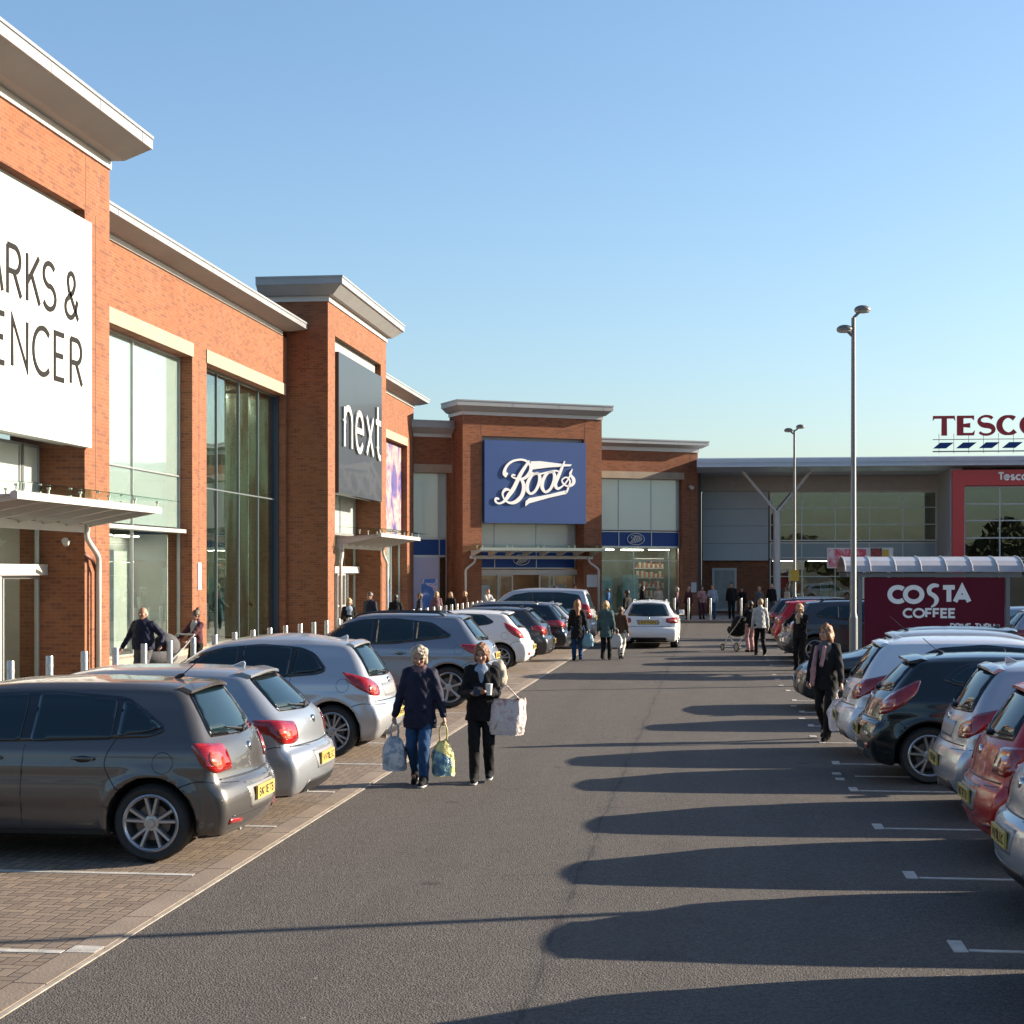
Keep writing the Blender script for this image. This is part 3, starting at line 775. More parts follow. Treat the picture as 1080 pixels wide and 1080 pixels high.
display(S3, ((.5, 1.3),), .255, .4, 2.0, mat_poster('poster_star', [(.35, (.03,.10,.40)), (.5, (.06,.20,.55)), (.56, (.6,.6,.75)), (.64, (.5,.08,.12))], 1.6), 'window_poster')
w = MB(); w.box(9.271, 9.95, 0, .75, 0, 7.15); w.box(14.5, 15.4, 0, .75, 0, 7.15); w.box(9.271, 15.4, 0, .75, 7.15, 8.45); w.box(9.28, 15.39, .751+5, 12, 0, 8.44); w.box(9.28, 15.39, .751, 5.75, 7.0, 8.44); w.box(15.0, 15.39, .751, 5.75, 0, 7.0)
w.build('wing_wall', [BR], S3)
cap(S3, 9.271, 15.4, 0, 12, 8.45, .42, .2, .14, .22, ends=(0, 1))
MB().box(9.9, 14.6, -.03, .3, 7.05, 7.4).build('lintel', [M_stone], S3)
window(S3, 9.95, 14.5, 4.45, 7.05, .34, (11.05, 12.9), (), mat('mirror_film', (.30, .42, .44), .08, spec=.8, coat=1), .05)
window(S3, 9.95, 14.5, 3.6, 4.4, .34, (11.05, 12.9), (), M_navy, .05)
oval_logo(S3, 12.0, 4.0, .48, .28)
window(S3, 9.95, 14.5, .25, 3.6, .34, (11.9, 13.9), (2.9,), M_glass, .04)
room(S3, 9.7, 14.9, .5, 4.5, 3.58, mat('shop_teal', (.06, .10, .095), .7, var=.6, vscale=1.5))
display(S3, ((10.0, 11.0), (11.6, 12.5)), 1.0, .4, 2.2, mat('display_teal', (.20, .40, .36), .5, var=.4, vscale=2))
sh = MB()
for i in range(6): sh.box(13.0, 14.6, 2.2, 2.6, .5+i*.5, .56+i*.5)
rnd2 = random.Random(4)
for i in range(5):
    for j in range(12): sh.box(13.05+j*.13, 13.14+j*.13, 2.18, 2.3, .56+i*.5, .56+i*.5+rnd2.uniform(.15, .36), 1+(i+j)%2)
sh.build('shelf_unit', [M_white, mat('goods_red', (.4, .12, .08), .6), mat('goods_pale', (.5, .5, .42), .6)], S3)
MB().box(8.45, 9.1, -P-.03, -P-.003, 1.6, 2.2).build('wall_notice', [mat('notice_grey', (.5,.52,.54), .5)], S3)
MB().box(15.0, 15.3, -.04, -.003, 1.3, 1.8).build('wall_notice', [mat('notice_grey', (.5,.52,.54), .5)], S3)
MB().tube([(14.9, -.1, 6.7), (14.9, -.35, 6.62)], .09, 10).build('security_camera', [M_white], S3)

# ================================================================== supermarket
S4 = root_at('supermarket', (0, 89.5, 0), 0, 'long grey supermarket across the far end with an overhanging roof and red entrance portal')
M_sroof = mat('roof_blue_grey', (.58, .63, .72), .35, .3, var=.05)
rf = MB()
rf.prism([(-5.45, 7.62), (-5.5, 7.72), (-5.5, 8.02), (-5.42, 8.07), (-4.4, 8.1), (9, 8.2), (9, 7.5), (-4.2, 7.42)], -.62, 42, 'x')
rf.build('roof', [M_sroof], S4)
MB().box(-.6, 42, -5.56, -5.43, 7.82, 7.86).box(-.62, 42, -5.7, -5.46, 7.60, 7.70).build('gutter', [M_sroof], S4)
MB().box(-.5, 11.9, -.4, .1, 6.62, 7.42).build('upper_band', [mat('warm_grey_clad', (.50, .47, .44), .6, var=.08)], S4)
pn = MB()
for i in range(4): pn.box(-.35, 3.12, -.25, .0, 2.95+i*.92, 2.95+i*.92+.905)
pn.build('cladding_panel', [M_clad], S4)
MB().box(-.4, 3.14, -.02, .3, 0, 6.6).build('brick_wall', [BR], S4)
MB().box(-1.3, -.42, -3.0, .3, 0, 8.0).build('end_wall', [mat('dark_clad', (.10,.10,.11), .6)], S4)
a = window(S4, .15, 1.45, .25, 2.55, -.06, (), (), mat('noticeboard', (.28,.31,.31), .3, var=.25, vscale=2), .12, name='poster_case', fm=M_white)
cg = (4.88, 6.63, 8.42, 10.15)
window(S4, 3.2, 11.9, 3.98, 6.6, -.05, cg, (4.85, 5.75), M_glassd, .07)
window(S4, 3.2, 11.9, 3.05, 3.92, -.05, cg, (), mat('spandrel', (.28, .37, .42), .25, coat=.5), .07)
window(S4, 3.2, 11.9, .3, 3.0, -.05, cg, (.9, 2.1), M_glassd, .06)
room(S4, 3.0, 12.4, .3, 8, 6.7, mat('market_inside', (.17, .11, .07), .8, var=.5, vscale=.8))
MB().box(11.9, 12.5, -4.9, .2, 0, 7.5).build('side_wall', [mat('side_clad', (.45,.46,.45), .6)], S4)
window(S4, 11.93, 12.46, .3, 6.6, -4.93, (), (3.0, 3.9, 5.7), M_glass, .05) if False else None
lights(S4, [(4+i*1.9, 2.4) for i in range(5)], 2.95)
gd = MB()
for i in range(14): gd.box(3.6+i*.6, 4.05+i*.6, 1.5+(i%3)*.4, 2.0+(i%3)*.4, .3, 1.2+.5*((i*7)%3), i%3)
gd.build('goods_shelf', [mat('goods_red', (.4,.12,.08)), mat('goods_pale', (.5,.5,.42)), mat('goods_yellow', (.5,.33,.06), .6)], S4)
rp = MB(); pz = 7.40
rp.box(11.98, 12.55, -5.2, -4.7, 0, pz); rp.box(12.55, 24, -5.2, -4.7, 6.62, pz)
rp.build('entrance_portal', [M_red], S4)
window(S4, 12.55, 24, 3.0, 6.6, -4.95, (14.3, 16.1, 17.9, 19.7), (4.03, 4.89, 5.71), M_glassd, .08, fm=M_white)
window(S4, 12.55, 24, .2, 2.95, -4.95, (14.3, 16.1, 17.9, 19.7), (), M_glassd, .08, fm=M_white)
room(S4, 12.5, 24, -4.5, 3, 7.0, mat('portal_inside', (.26, .10, .06), .8, var=.6, vscale=.7))
lt = MB(); text(lt, 'T', 14.15, 6.86, .42, .085, .2, -5.24, .035); text(lt, 'esco', 14.44, 6.86, .42*1.0, .085, .2, -5.24, .035); text(lt, 'extra', 15.85, 6.86, .42, .085, .2, -5.24, .035)
lt.build('portal_lettering', [M_lw], S4)
for cx in (3.41, 10.4):
    c = MB()
    c.tube([(cx, -4.2, .1), (cx, -4.2, 5.4)], .19, 14)
    c.build('column', [M_white], S4, smooth=False, auto=50)
    if cx < 5:
        MB().tube([(cx, -4.2, 5.35), (cx-1.75, -4.3, 7.5)], .085, 10).tube([(cx, -4.2, 5.35), (cx+1.75, -4.3, 7.5)], .085, 10).build('column_arm', [M_white], S4, auto=50)
    break
M_joint = mat('joint_sealant', (.09, .05, .035), .8)
for st_, jx, z0, z1, pp in ((S1, 8.9, 9.72, 10.84, P), (S1, 9.45, .12, 9.7, P), (S2, 9.0, 10.37, 11.34, P), (S3, 2.9, 8.84, 9.79, P), (S3, 8.36, .12, 9.79, P), (S1, u(44.5), .12, 8.2, 0), (S3, 14.95, .12, 8.4, 0)):
    MB().box(jx-.009, jx+.009, -pp-.0035, -pp+.01, z0, z1).build('movement_joint', [M_joint], st_)
# roof sign letters
RS = tag(empty('roof_sign', (10.73, 82.0, 8.12)), 'tall red serif letters over blue dashes standing on the supermarket roof edge', 'sign')
def serif(parent, s, x, z, h):
    mb = MB(); k = 0
    W, Tn, Sf = .19, .085, .05
    def P3(pts): 
        nonlocal k
        mb.prism(pts, -.08 - .001*k, .08, 'y'); k += 1
    for c in s:
        y0 = -.08
        if c == 'T':
            P3([(x,z+h),(x+1.02,z+h),(x+1.05,z+h-.24),(x+.98,z+h-.13),(x+.07,z+h-.13),(x,z+h-.24)]); P3([(x+.40,z),(x+.66,z),(x+.65,z+h-.1),(x+.41,z+h-.1)]); x += 1.13
        if c == 'E':
            P3([(x,z),(x+.30,z),(x+.30,z+h),(x,z+h)]); P3([(x+.1,z+h),(x+.80,z+h),(x+.80,z+h-.22),(x+.70,z+h-.12),(x+.1,z+h-.12)])
            P3([(x+.1,z),(x+.80,z),(x+.84,z+.24),(x+.72,z+.12),(x+.1,z+.12)]); P3([(x+.2,z+.41),(x+.62,z+.37),(x+.62,z+.60),(x+.2,z+.54)]); x += .93
        if c == 'S':
            pts = arc(x+.44, z+h*.735, .33, h*.235, 28, 262, 12) + arc(x+.44, z+h*.265, .35, h*.235, 82, -152, 12)
            n = len(pts); ws = [.11 + .15*math.exp(-((i-n/2)/4.5)**2) + .03*math.exp(-((i)/2)**2) for i in range(n)]
            ribbon(mb, pts, ws, -.08-.001*k, .08); k += 1; x += .98
        if c in 'CO':
            a0, a1 = (48, 318) if c == 'C' else (0, 360)
            pts = arc(x+.50, z+h*.5, .42, h*.5-.06, a0, a1, 30)
            ws = [.12 + .15*abs(math.cos(R(a0+(a1-a0)*i/30))) for i in range(31)]
            ribbon(mb, pts, ws, -.08-.001*k, .08); k += 1; x += 1.08
    return mb.build('lettering', [M_redl], parent)
serif(RS, 'TESCO', 0, .80, .95)
ds = MB()
for i in range(5): ds.prism([(i*1.08, .18), (i*1.08+.62, .18), (i*1.08+.98, .46), (i*1.08+.34, .46)], -.05, .03, 'y')
ds.build('underline_dash', [M_navy], RS)
fr = MB().tube([(0, .1, .04), (5.6, .1, .04)], .035, 6).tube([(0, .1, .62), (5.4, .12, .62)], .02, 6)
for i in range(8): fr.tube([(.3+i*.7, .1, -.05), (.3+i*.7, .1, .9)], .018, 6)
fr.build('sign_frame', [M_alu], RS)
# ------------------------------------------------------------------ cars: x from the tail (0) to the nose (L), y across, z up
def poly_sdf(P, X, Z):
    P = np.array(P); n = len(P); d2 = np.full(X.shape, 1e9); ins = np.zeros(X.shape, bool)
    for i in range(n):
        a, b = P[i], P[(i + 1) % n]; e = b - a
        L2 = max(1e-12, e @ e)
        t = np.clip(((X - a[0]) * e[0] + (Z - a[1]) * e[1]) / L2, 0, 1)
        d2 = np.minimum(d2, (X - a[0] - t * e[0])**2 + (Z - a[1] - t * e[1])**2)
        c = (a[1] > Z) != (b[1] > Z)
        xi = a[0] + (Z - a[1]) * e[0] / (e[1] if abs(e[1]) > 1e-12 else 1e-12)
        ins ^= c & (X < xi)
    d = np.sqrt(d2); return np.where(ins, -d, d)
class Tab:
    def __init__(s, P, h=.02, pad=.35):
        P = np.array(P); s.lo = P.min(0) - pad; s.h = h
        n = np.ceil((P.max(0) + pad - s.lo) / h).astype(int) + 1
        X, Z = np.meshgrid(s.lo[0] + np.arange(n[0]) * h, s.lo[1] + np.arange(n[1]) * h, indexing='ij')
        s.T = poly_sdf(P, X, Z); s.n = n
    def __call__(s, x, z):
        u = np.clip((x - s.lo[0]) / s.h, 0, s.n[0] - 1.001); v = np.clip((z - s.lo[1]) / s.h, 0, s.n[1] - 1.001)
        i = u.astype(int); j = v.astype(int); a = u - i; b = v - j; T = s.T
        return (T[i,j]*(1-a) + T[i+1,j]*a)*(1-b) + (T[i,j+1]*(1-a) + T[i+1,j+1]*a)*b

class CarShape:
    def __init__(s, top, L, W, H, wr, wf, R_, belt, bulge=(.13, .16), rw=.60, bot=.20):
        """top: side outline points from the rear sill over the roof to the nose"""
        s.L, s.W, s.H, s.wr, s.wf, s.R, s.belt, s.rw, s.bulge = L, W/2, H, wr, wf, R_, belt, rw, bulge
        out = catmull(top, 7) + [(L*.5, bot-.01)]
        s.side = Tab(out)
        w = s.W
        sec = [(0, bot-.06), (w*.86, bot-.04), (w*.95, bot+.06), (w*.985, bot+.2), (w, .50), (w*1.0, .60), (w*.985, belt-.16), (w*.975, belt-.05), (w*.93, belt+.03),
               (w*.5*(rw+.86), (belt+H)/2+.02), (w*(rw+.05), H-.10), (w*rw*.9, H-.035), (w*rw*.6, H+.0), (0, H+.04)]
        sec = [(-y, z) for y, z in sec[1:-1]][::-1]*0 + sec
        full = sec + [(-y, z) for y, z in sec[-2:0:-1]]
        s.sec = Tab(full, .015)
        s.floor = bot
    def f(s, p):
        x, y, z = p[..., 0], np.abs(p[..., 1]), p[..., 2]
        q = (y / s.W)**2
        mid = s.L * .5
        sh = np.where(x < mid, s.bulge[0] * q * np.clip(1 - x / mid, 0, 1)**.5, -s.bulge[1] * q * np.clip((x - mid) / mid, 0, 1)**.5)
        a = s.side(x - sh, z + .035 * q)
        # plan taper to nose and tail
        tx = np.clip(1 - x / (s.L * .30), 0, 1); tn = np.clip((x - s.L * .68) / (s.L * .32), 0, 1)
        yy = y * (1 + .055 * tx**2 + .10 * tn**2)
        # flared arches, flank crease
        for wx in (s.wr, s.wf):
            r = np.sqrt((x - wx)**2 + (z - s.R)**2)
            yy = yy - .028 * np.exp(-((r - s.R - .05) / .06)**2) * (z < s.belt)
        yy = yy + .010 * np.exp(-((z - .42) / .05)**2) * (np.abs(x - (s.wr + s.wf) / 2) < (s.wf - s.wr) / 2 - s.R)
        yy = yy - .010 * np.exp(-((z - (s.belt - .17)) / .03)**2)
        b = s.sec(yy, z)
        r_ = smax(a, b, .075)
        for wx in (s.wr, s.wf):
            r = np.sqrt((x - wx)**2 + (z - s.R)**2)
            c = np.maximum(r - (s.R + .055), (s.W - .34) - y)
            r_ = smax(r_, -c, .016)
        return r_
    def grad(s, p, e=.004):
        g = np.stack([s.f(p + np.eye(3)[k] * e) - s.f(p - np.eye(3)[k] * e) for k in range(3)], -1)
        return g / np.maximum(1e-9, np.linalg.norm(g, axis=-1, keepdims=True))
    def mesh(s, h=.034):
        lo = np.array([-.12, -s.W - .1, .05]); hi = np.array([s.L + .12, s.W + .1, s.H + .12])
        n = np.ceil((hi - lo) / h).astype(int) + 1
        G = np.stack(np.meshgrid(*[lo[k] + np.arange(n[k]) * h for k in range(3)], indexing='ij'), -1)
        F = s.f(G)
        V, Q = surface_nets(F, lo, h)
        for _ in range(3):
            V = relax(V, Q, 1, .4)
            g = s.grad(V); V = V - g * s.f(V)[:, None] * .9
        return V, Q
    def hit(s, o, d, far=3.0):
        """from inside points o along d to the surface"""
        o = np.array(o, float); d = np.array(d, float)
        ts = np.linspace(0, far, 90); t0 = np.zeros(len(o)); t1 = np.full(len(o), far); found = np.zeros(len(o), bool)
        for k in range(len(ts) - 1, 0, -1):   # outermost crossing
            fa = s.f(o + d * ts[k-1]); cr = (fa < 0) & ~found
            t0[cr] = ts[k-1]; t1[cr] = ts[k]; found |= cr
        for _ in range(12):
            m = (t0 + t1) / 2; f = s.f(o + d * m[:, None]); t0 = np.where(f < 0, m, t0); t1 = np.where(f < 0, t1, m)
        return o + d * t0[:, None]

def rc(p, r):
    """round the corners of an outline with a fixed radius"""
    P = [np.array(q, float) for q in p]; out = []
    for i in range(len(P)):
        a, b, c = P[i-1], P[i], P[(i+1) % len(P)]
        u = a - b; v = c - b; lu = np.linalg.norm(u); lv = np.linalg.norm(v)
        d = min(r, lu*.45, lv*.45); s = b + u/lu*d; e = b + v/lv*d
        for t in (0, .25, .5, .75, 1): out.append(tuple((1-t)**2*s + 2*t*(1-t)*b + t*t*e))
    return out
def rc2(p):
    return [(x*100, z) for x, z in rc([(q[0]/100, q[1]) for q in p], .035)]
def cdt(poly, h):
    """fill a 2-D outline with small triangles"""
    P = [Vector(p[:2]) for p in poly]; n = len(P)
    # resample edges
    B = []
    for i in range(n):
        a, b = P[i], P[(i+1) % n]; k = max(1, int((b-a).length / h))
        B += [a.lerp(b, j/k) for j in range(k)]
    xs = [p.x for p in B]; ys = [p.y for p in B]
    gx = np.arange(min(xs)+h*.5, max(xs), h); gy = np.arange(min(ys)+h*.5, max(ys), h)
    I = []
    if len(gx) and len(gy):
        X, Y = np.meshgrid(gx, gy, indexing='ij'); D = poly_sdf([(p.x, p.y) for p in B], X, Y)
        I = [Vector((X[i], Y[i])) for i in map(tuple, np.argwhere(D < -h*.4))]
    r = delaunay_2d_cdt(B + I, [], [list(range(len(B)))], 1, 1e-5)
    return np.array([(p.x, p.y) for p in r[0]]), [tuple(f) for f in r[2]], len(B)

def rim_skirt(V, F, N, depth):
    """close a patch with a short skirt along its border so that it has thickness"""
    from collections import Counter
    c = Counter()
    for f in F:
        for i in range(len(f)):
            a, b = f[i], f[(i+1) % len(f)]; c[(a, b)] += 1
    bd = [(a, b) for (a, b) in c if (b, a) not in c]
    V = list(map(tuple, V)); m = {}
    for a, b in bd:
        for k in (a, b):
            if k not in m:
                m[k] = len(V); V.append(tuple(np.array(V[k]) - N[k] * depth))
    F = list(F) + [(b, a, m[a], m[b]) for a, b in bd]
    return V, F

def patch(car, poly, view, name, m, parent, off=.004, h=.06, side=1, bevel_in=.006):
    """lay a shaped panel on the body. view 'side': poly is (x,z); 'rear'/'front': (y,z); 'top': (x,y); 'corner': (angle deg, z)"""
    v2, F, nb = cdt(poly, h if view != 'corner' else 5)
    if view == 'corner':
        pass
    s = car.s; n = len(v2)
    if view == 'side':
        o = np.stack([v2[:,0], np.zeros(n), v2[:,1]], 1); d = np.tile([0, side, 0], (n, 1)); far = 1.3
    elif view == 'rear':
        o = np.stack([np.full(n, s.L*.42), v2[:,0], v2[:,1]], 1); d = np.tile([-1, 0, 0], (n, 1)); far = s.L*.6
    elif view == 'front':
        o = np.stack([np.full(n, s.L*.55), v2[:,0], v2[:,1]], 1); d = np.tile([1, 0, 0], (n, 1)); far = s.L*.6
    elif view == 'top':
        o = np.stack([v2[:,0], v2[:,1], np.full(n, .6)], 1); d = np.tile([0, 0, 1], (n, 1)); far = 1.6
    elif view == 'corner':   # around the rear corner pivot
        cx, cy = car.pivot
        a = np.radians(v2[:,0]); o = np.stack([np.full(n, cx), np.full(n, cy*side), v2[:,1]], 1)
        d = np.stack([-np.cos(a), np.sin(a)*side, np.zeros(n)], 1); far = 1.6
    elif view == 'fcorner':
        cx, cy = car.fpivot
        a = np.radians(v2[:,0]); o = np.stack([np.full(n, cx), np.full(n, cy*side), v2[:,1]], 1)
        d = np.stack([np.cos(a), np.sin(a)*side, np.zeros(n)], 1); far = 1.6
    P = s.hit(o, d, far); N = s.grad(P); P = P + N * off
    # orient
    a, b, c = P[F[0][0]], P[F[0][1]], P[F[0][2]]
    if np.dot(np.cross(b - a, c - a), N[F[0][0]]) < 0: F = [f[::-1] for f in F]
    V, F2 = rim_skirt(P, F, N, off + .004)
    o_ = mesh_obj(name, V, F2, m, parent)
    k = len(F)
    o_.data.polygons.foreach_set('use_smooth', [i < k for i in range(len(F2))])
    return o_

def paint(name, col, metal=.55, rough=.32):
    t = NT(name); p = t.p; co = t.coord(); col = tuple(x*.76 for x in col)
    v = t.new('ShaderNodeTexVoronoi'); t.link(co, v.inputs['Vector']); v.inputs['Scale'].default_value = 900
    fl = t.sep(v.outputs['Color'])[0]
    n = t.noise(co, 2.5, 5, .6); c = t.mix(t.math('MULTIPLY', fl, .3 if metal > .2 else 0), col, tuple(min(1, x*1.35+.01) for x in col))
    x, y, z = t.sep(co)
    low = t.ramp(t.math('ADD', z, t.math('MULTIPLY', n, .25)), [(.28, .38), (.48, 0)])     # road film on the sills
    c = t.mix(low, c, (.11, .09, .07))
    t.link(c, p.inputs['Base Color']); p.inputs['Metallic'].default_value = metal
    t.link(t.math('MULTIPLY_ADD', low, .5, rough, clamp=True), p.inputs['Roughness'])
    p.inputs['Coat Weight'].default_value = .7 if 'red' not in name else .35; p.inputs['Coat Roughness'].default_value = .035
    MATS[name] = t.m; return t.m
M_tyre = mat('tyre', (.018, .018, .019), .75, var=.3, vscale=6, bump=.3, bscale=50)
M_rim = mat('alloy', (.50, .50, .51), .32, .75, rvar=.1)
M_hub = mat('brake_dark', (.03, .028, .027), .6, .3)
M_trim = mat('black_trim', (.014, .014, .016), .42)
M_gtrim = mat('gloss_black', (.008, .009, .011), .12, coat=.5)
M_cglass = mat('car_glass', (.006, .012, .015), .02, spec=.55)
M_cglass2 = mat('car_glass_tint', (.008, .022, .028), .025, spec=.6)
M_chrome = mat('chrome', (.75, .75, .75), .12, 1)
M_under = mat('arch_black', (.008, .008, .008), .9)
M_plate = mat('plate_yellow', (.66, .46, .10), .5)
M_pw = mat('plate_white', (.75, .75, .72), .4)
M_ink = mat('plate_ink', (.02, .02, .02), .5)
def mat_lamp(name, col, col2):
    t = NT(name); co = t.coord(); x, y, z = t.sep(co)
    w = t.new('ShaderNodeTexWave'); t.link(co, w.inputs['Vector']); w.bands_direction = 'Z'; w.inputs['Scale'].default_value = 14; w.inputs['Distortion'].default_value = .6
    n = t.noise(co, 9, 3, .6)
    c = t.mix(t.ramp(n, [(.42, 0), (.6, 1)]), col, col2); c = t.mix(t.math('MULTIPLY', w.outputs['Fac'], .35), c, tuple(x*.4 for x in col))
    t.link(c, t.p.inputs['Base Color']); t.p.inputs['Roughness'].default_value = .12
    t.p.inputs['Coat Weight'].default_value = 1; t.p.inputs['Coat Roughness'].default_value = .02; t.p.inputs['Subsurface Weight'].default_value = 0
    MATS[name] = t.m; return t.m
M_tail = mat_lamp('tail_red', (.20, .001, .002), (.34, .006, .003))
M_taili = mat_lamp('tail_inner', (.42, .035, .012), (.48, .15, .09))
M_head = mat_lamp('head_clear', (.55, .57, .60), (.25, .26, .28))

def wheel(parent, x, y, r, style, rimr=.66, face=1):
    w = MB(); tw = .2; b = []
    R0 = r; Ri = r * rimr + .012
    prof = [(Ri, -tw/2), (Ri+.012, -tw/2-.006), (R0*.90, -tw/2-.012), (R0*.965, -tw/2+.012), (R0, -tw/2+.035), (R0, tw/2-.035), (R0*.965, tw/2-.012), (R0*.90, tw/2+.012), (Ri+.012, tw/2+.006), (Ri, tw/2)]
    w.lathe(prof, 44, 'y', (0, 0, 0), close=True)
    o = w.build('wheel', [M_tyre], parent, auto=50); o.location = (x, y, r)
    if face < 0: o.rotation_euler = (0, 0, math.pi)
    # rim faces local -y
    m = MB(); rr = r * rimr + .012
    m.lathe([(rr, -tw/2-.004), (rr-.012, -tw/2-.012), (rr-.028, -tw/2+.004), (rr-.034, -.02), (rr-.05, tw/2)], 44, 'y')
    n, kind = style; yo = -tw/2 + .012
    hubr = .062
    for i in range(n):
        a0 = 2*math.pi*i/n + .3
        offs = (-.20*5/n, .20*5/n) if kind == 'twin' else ((0,) if kind == 'single' else (-.13, .13))
        for q in offs:
            a = a0 + q*.62
            wd0, wd1 = ((.038, .036) if kind != 'single' else (.040, .060)); 
            if kind == 'star': wd0, wd1 = .03, .038
            ca, sa = math.cos(a), math.sin(a); ca1, sa1 = math.cos(a0+q*1.15), math.sin(a0+q*1.15)
            p0 = (hubr*.8*ca, hubr*.8*sa); p1 = ((rr-.026)*ca1, (rr-.026)*sa1)
            dx, dz = p1[0]-p0[0], p1[1]-p0[1]; l = math.hypot(dx, dz); nx, nz = -dz/l, dx/l
            v = []
            for (px, pz), wd, yy in ((p0, wd0, yo+.004), (p1, wd1, yo-.010)):
                v += [(px-nx*wd/2, yy+.008, pz-nz*wd/2), (px-nx*wd/4, yy-.006, pz-nz*wd/4), (px+nx*wd/4, yy-.006, pz+nz*wd/4), (px+nx*wd/2, yy+.008, pz+nz*wd/2), (px+nx*wd/2, yy+.045, pz+nz*wd/2), (px-nx*wd/2, yy+.045, pz-nz*wd/2)]
            m.add(v, [(j, (j+1) % 6, 6+(j+1) % 6, 6+j) for j in range(6)])
    m.lathe([(0, yo-.012), (.03, yo-.012), (.034, yo-.004), (hubr, yo+.0), (hubr+.004, yo+.04)], 24, 'y')
    rm = m.build('rim', [M_rim], o, auto=40)
    d = MB(); d.lathe([(0, .02), (rr-.04, .02), (rr-.04, .03), (0, .03)], 32, 'y'); d.lathe([(0, -.035), (rr*.62, -.035), (rr*.62, -.02), (0, -.02)], 32, 'y', m=1)
    d.build('brake_disc', [M_hub, mat('disc_steel', (.16,.14,.13), .4, .8)], o)
    return o

class Car: pass
CARS = {}
def make_car(key, sp, paintm):
    c = Car(); s = CarShape(**sp['shape']); c.s = s
    c.pivot = (.75, s.W - .42); c.fpivot = (s.L - .85, s.W - .5)
    root = empty('parked_car'); c.root = root
    V, Q = s.mesh(sp.get('h', .034))
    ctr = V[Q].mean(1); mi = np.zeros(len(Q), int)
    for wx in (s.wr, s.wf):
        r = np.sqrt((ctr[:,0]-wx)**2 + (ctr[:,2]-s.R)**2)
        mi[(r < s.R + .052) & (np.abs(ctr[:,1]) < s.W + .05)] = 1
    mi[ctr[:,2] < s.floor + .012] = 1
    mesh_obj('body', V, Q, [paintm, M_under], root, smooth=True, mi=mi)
    black = sp.get('black', M_gtrim)
    # side glass: one outline of dark surround and the single panes on it
    for sd in (-1, 1):
        patch(c, rc(sp['dlo'], .07), 'side', 'window_surround', black, root, .006, .035, sd)
        for k, wpoly in enumerate(sp['wins']):
            patch(c, rc(wpoly, .035), 'side', 'side_window', M_cglass2, root, .014, .035, sd)
        for lp in sp.get('lines', []):
            pts = s.hit(np.array([(p[0], 0, p[1]) for p in catmull(lp, 5)]), np.tile([0, sd, 0], (len(catmull(lp, 5)), 1)), 1.3)
            MB().tube([tuple(p) for p in pts], .0045, 4).build('panel_gap', [M_trim], root)
        for hx, hz in sp.get('handles', []):
            q = s.hit(np.array([(hx, 0, hz)]), np.array([(0, sd, 0)]), 1.3)[0]
            y = q[1]
            hd = MB().tube([(hx-.10, y+sd*.005, hz), (hx-.08, y+sd*.032, hz+.004), (hx+.08, y+sd*.032, hz+.006), (hx+.10, y+sd*.005, hz+.004)], [.008, .013, .013, .008], 8).build('door_handle', [paintm], root, smooth=True)
            patch(c, [(hx+.07*math.cos(t), hz-.004+.028*math.sin(t)) for t in np.linspace(0, 2*math.pi, 14)[:-1]], 'side', 'handle_recess', M_trim, hd, .0015, .05, sd)
        if sp.get('mirror', True):
            mx, mz = sp['mir']
            q = s.hit(np.array([(mx, 0, mz)]), np.array([(0, sd, 0)]), 1.3)[0]; y = q[1]
            mm = MB(); pr = [(0, -.02), (.05, 0), (.07, .05), (.06, .12), (.02, .15), (-.04, .14), (-.05, .06), (-.03, 0)]
            mm.prism([(mx-a*.9+.05, mz-.03+b) for a, b in pr], y+sd*.05, y+sd*.22, 'y')
            ob = mm.build('wing_mirror', [paintm], root, bevel=.02)
            ob.data.polygons.foreach_set('use_smooth', [True]*len(ob.data.polygons))
            MB().box(mx-.03, mx+.05, y-sd*.02 if sd > 0 else y-.07, y+.07 if sd > 0 else y-sd*.02, mz-.02, mz+.02).build('mirror_stalk', [M_trim], ob)
        if 'rails' in sp:
            x0, x1 = sp['rails']
            xs = np.linspace(x0, x1, 14); yy = s.W*s.rw*.93
            pts = s.hit(np.stack([xs, np.full(14, yy*sd), np.full(14, .6)], 1), np.tile([0, 0, 1], (14, 1)), 1.6)
            pts[1:-1, 2] += .045
            MB().tube([tuple(p) for p in pts], .016, 8).build('roof_rail', [M_trim if sp.get('railm') != 'alu' else M_alu], root, smooth=True)
        for pl in sp.get('trimside', []):
            patch(c, pl, 'side', 'sill_trim', M_trim, root, .006, .08, sd)
        if 'flap' in sp and sd == sp['flap'][2]:
            fx, fz = sp['flap'][:2]
            pts = s.hit(np.array([(fx+.085*math.cos(t), 0, fz+.085*math.sin(t)) for t in np.linspace(0, 2*math.pi, 17)]), np.tile([0, sd, 0], (17, 1)), 1.3)
            MB().tube([tuple(p) for p in pts], .003, 4).build('fuel_flap', [M_trim], root)
    # rear glass, screen
    if 'rearglass' in sp:
        rg = patch(c, rc(sp['rearglass'], .05), 'rear', 'rear_window', M_cglass2, root, .009, .055)
        patch(c, rc(sp['reartrim'], .06), 'rear', 'rear_surround', black, root, .004, .055)
    patch(c, chaikin(sp['screen'], 2), 'front', 'windscreen', M_cglass, root, .004, .08)
    if 'tailpoly' in sp:
        for sd in (-1, 1):
            L_ = [(p[0], p[1]) for p in sp['tailpoly']]
            t = patch_c(c, rc2(L_), 'tail_light', M_tail, root, .010, sd)
            if 'tailin' in sp: patch_c(c, rc2(sp['tailin']), 'lamp_lens', M_taili, t, .0125, sd)
    for nm, poly, mm, off in sp.get('rearp', []):
        patch(c, poly, 'rear', nm, mm, root, off, .06)
    if 'headpoly' in sp:
        for sd in (-1, 1):
            patch_c(c, rc2(sp['headpoly']), 'headlight', M_head, root, .008, sd, 'fcorner')
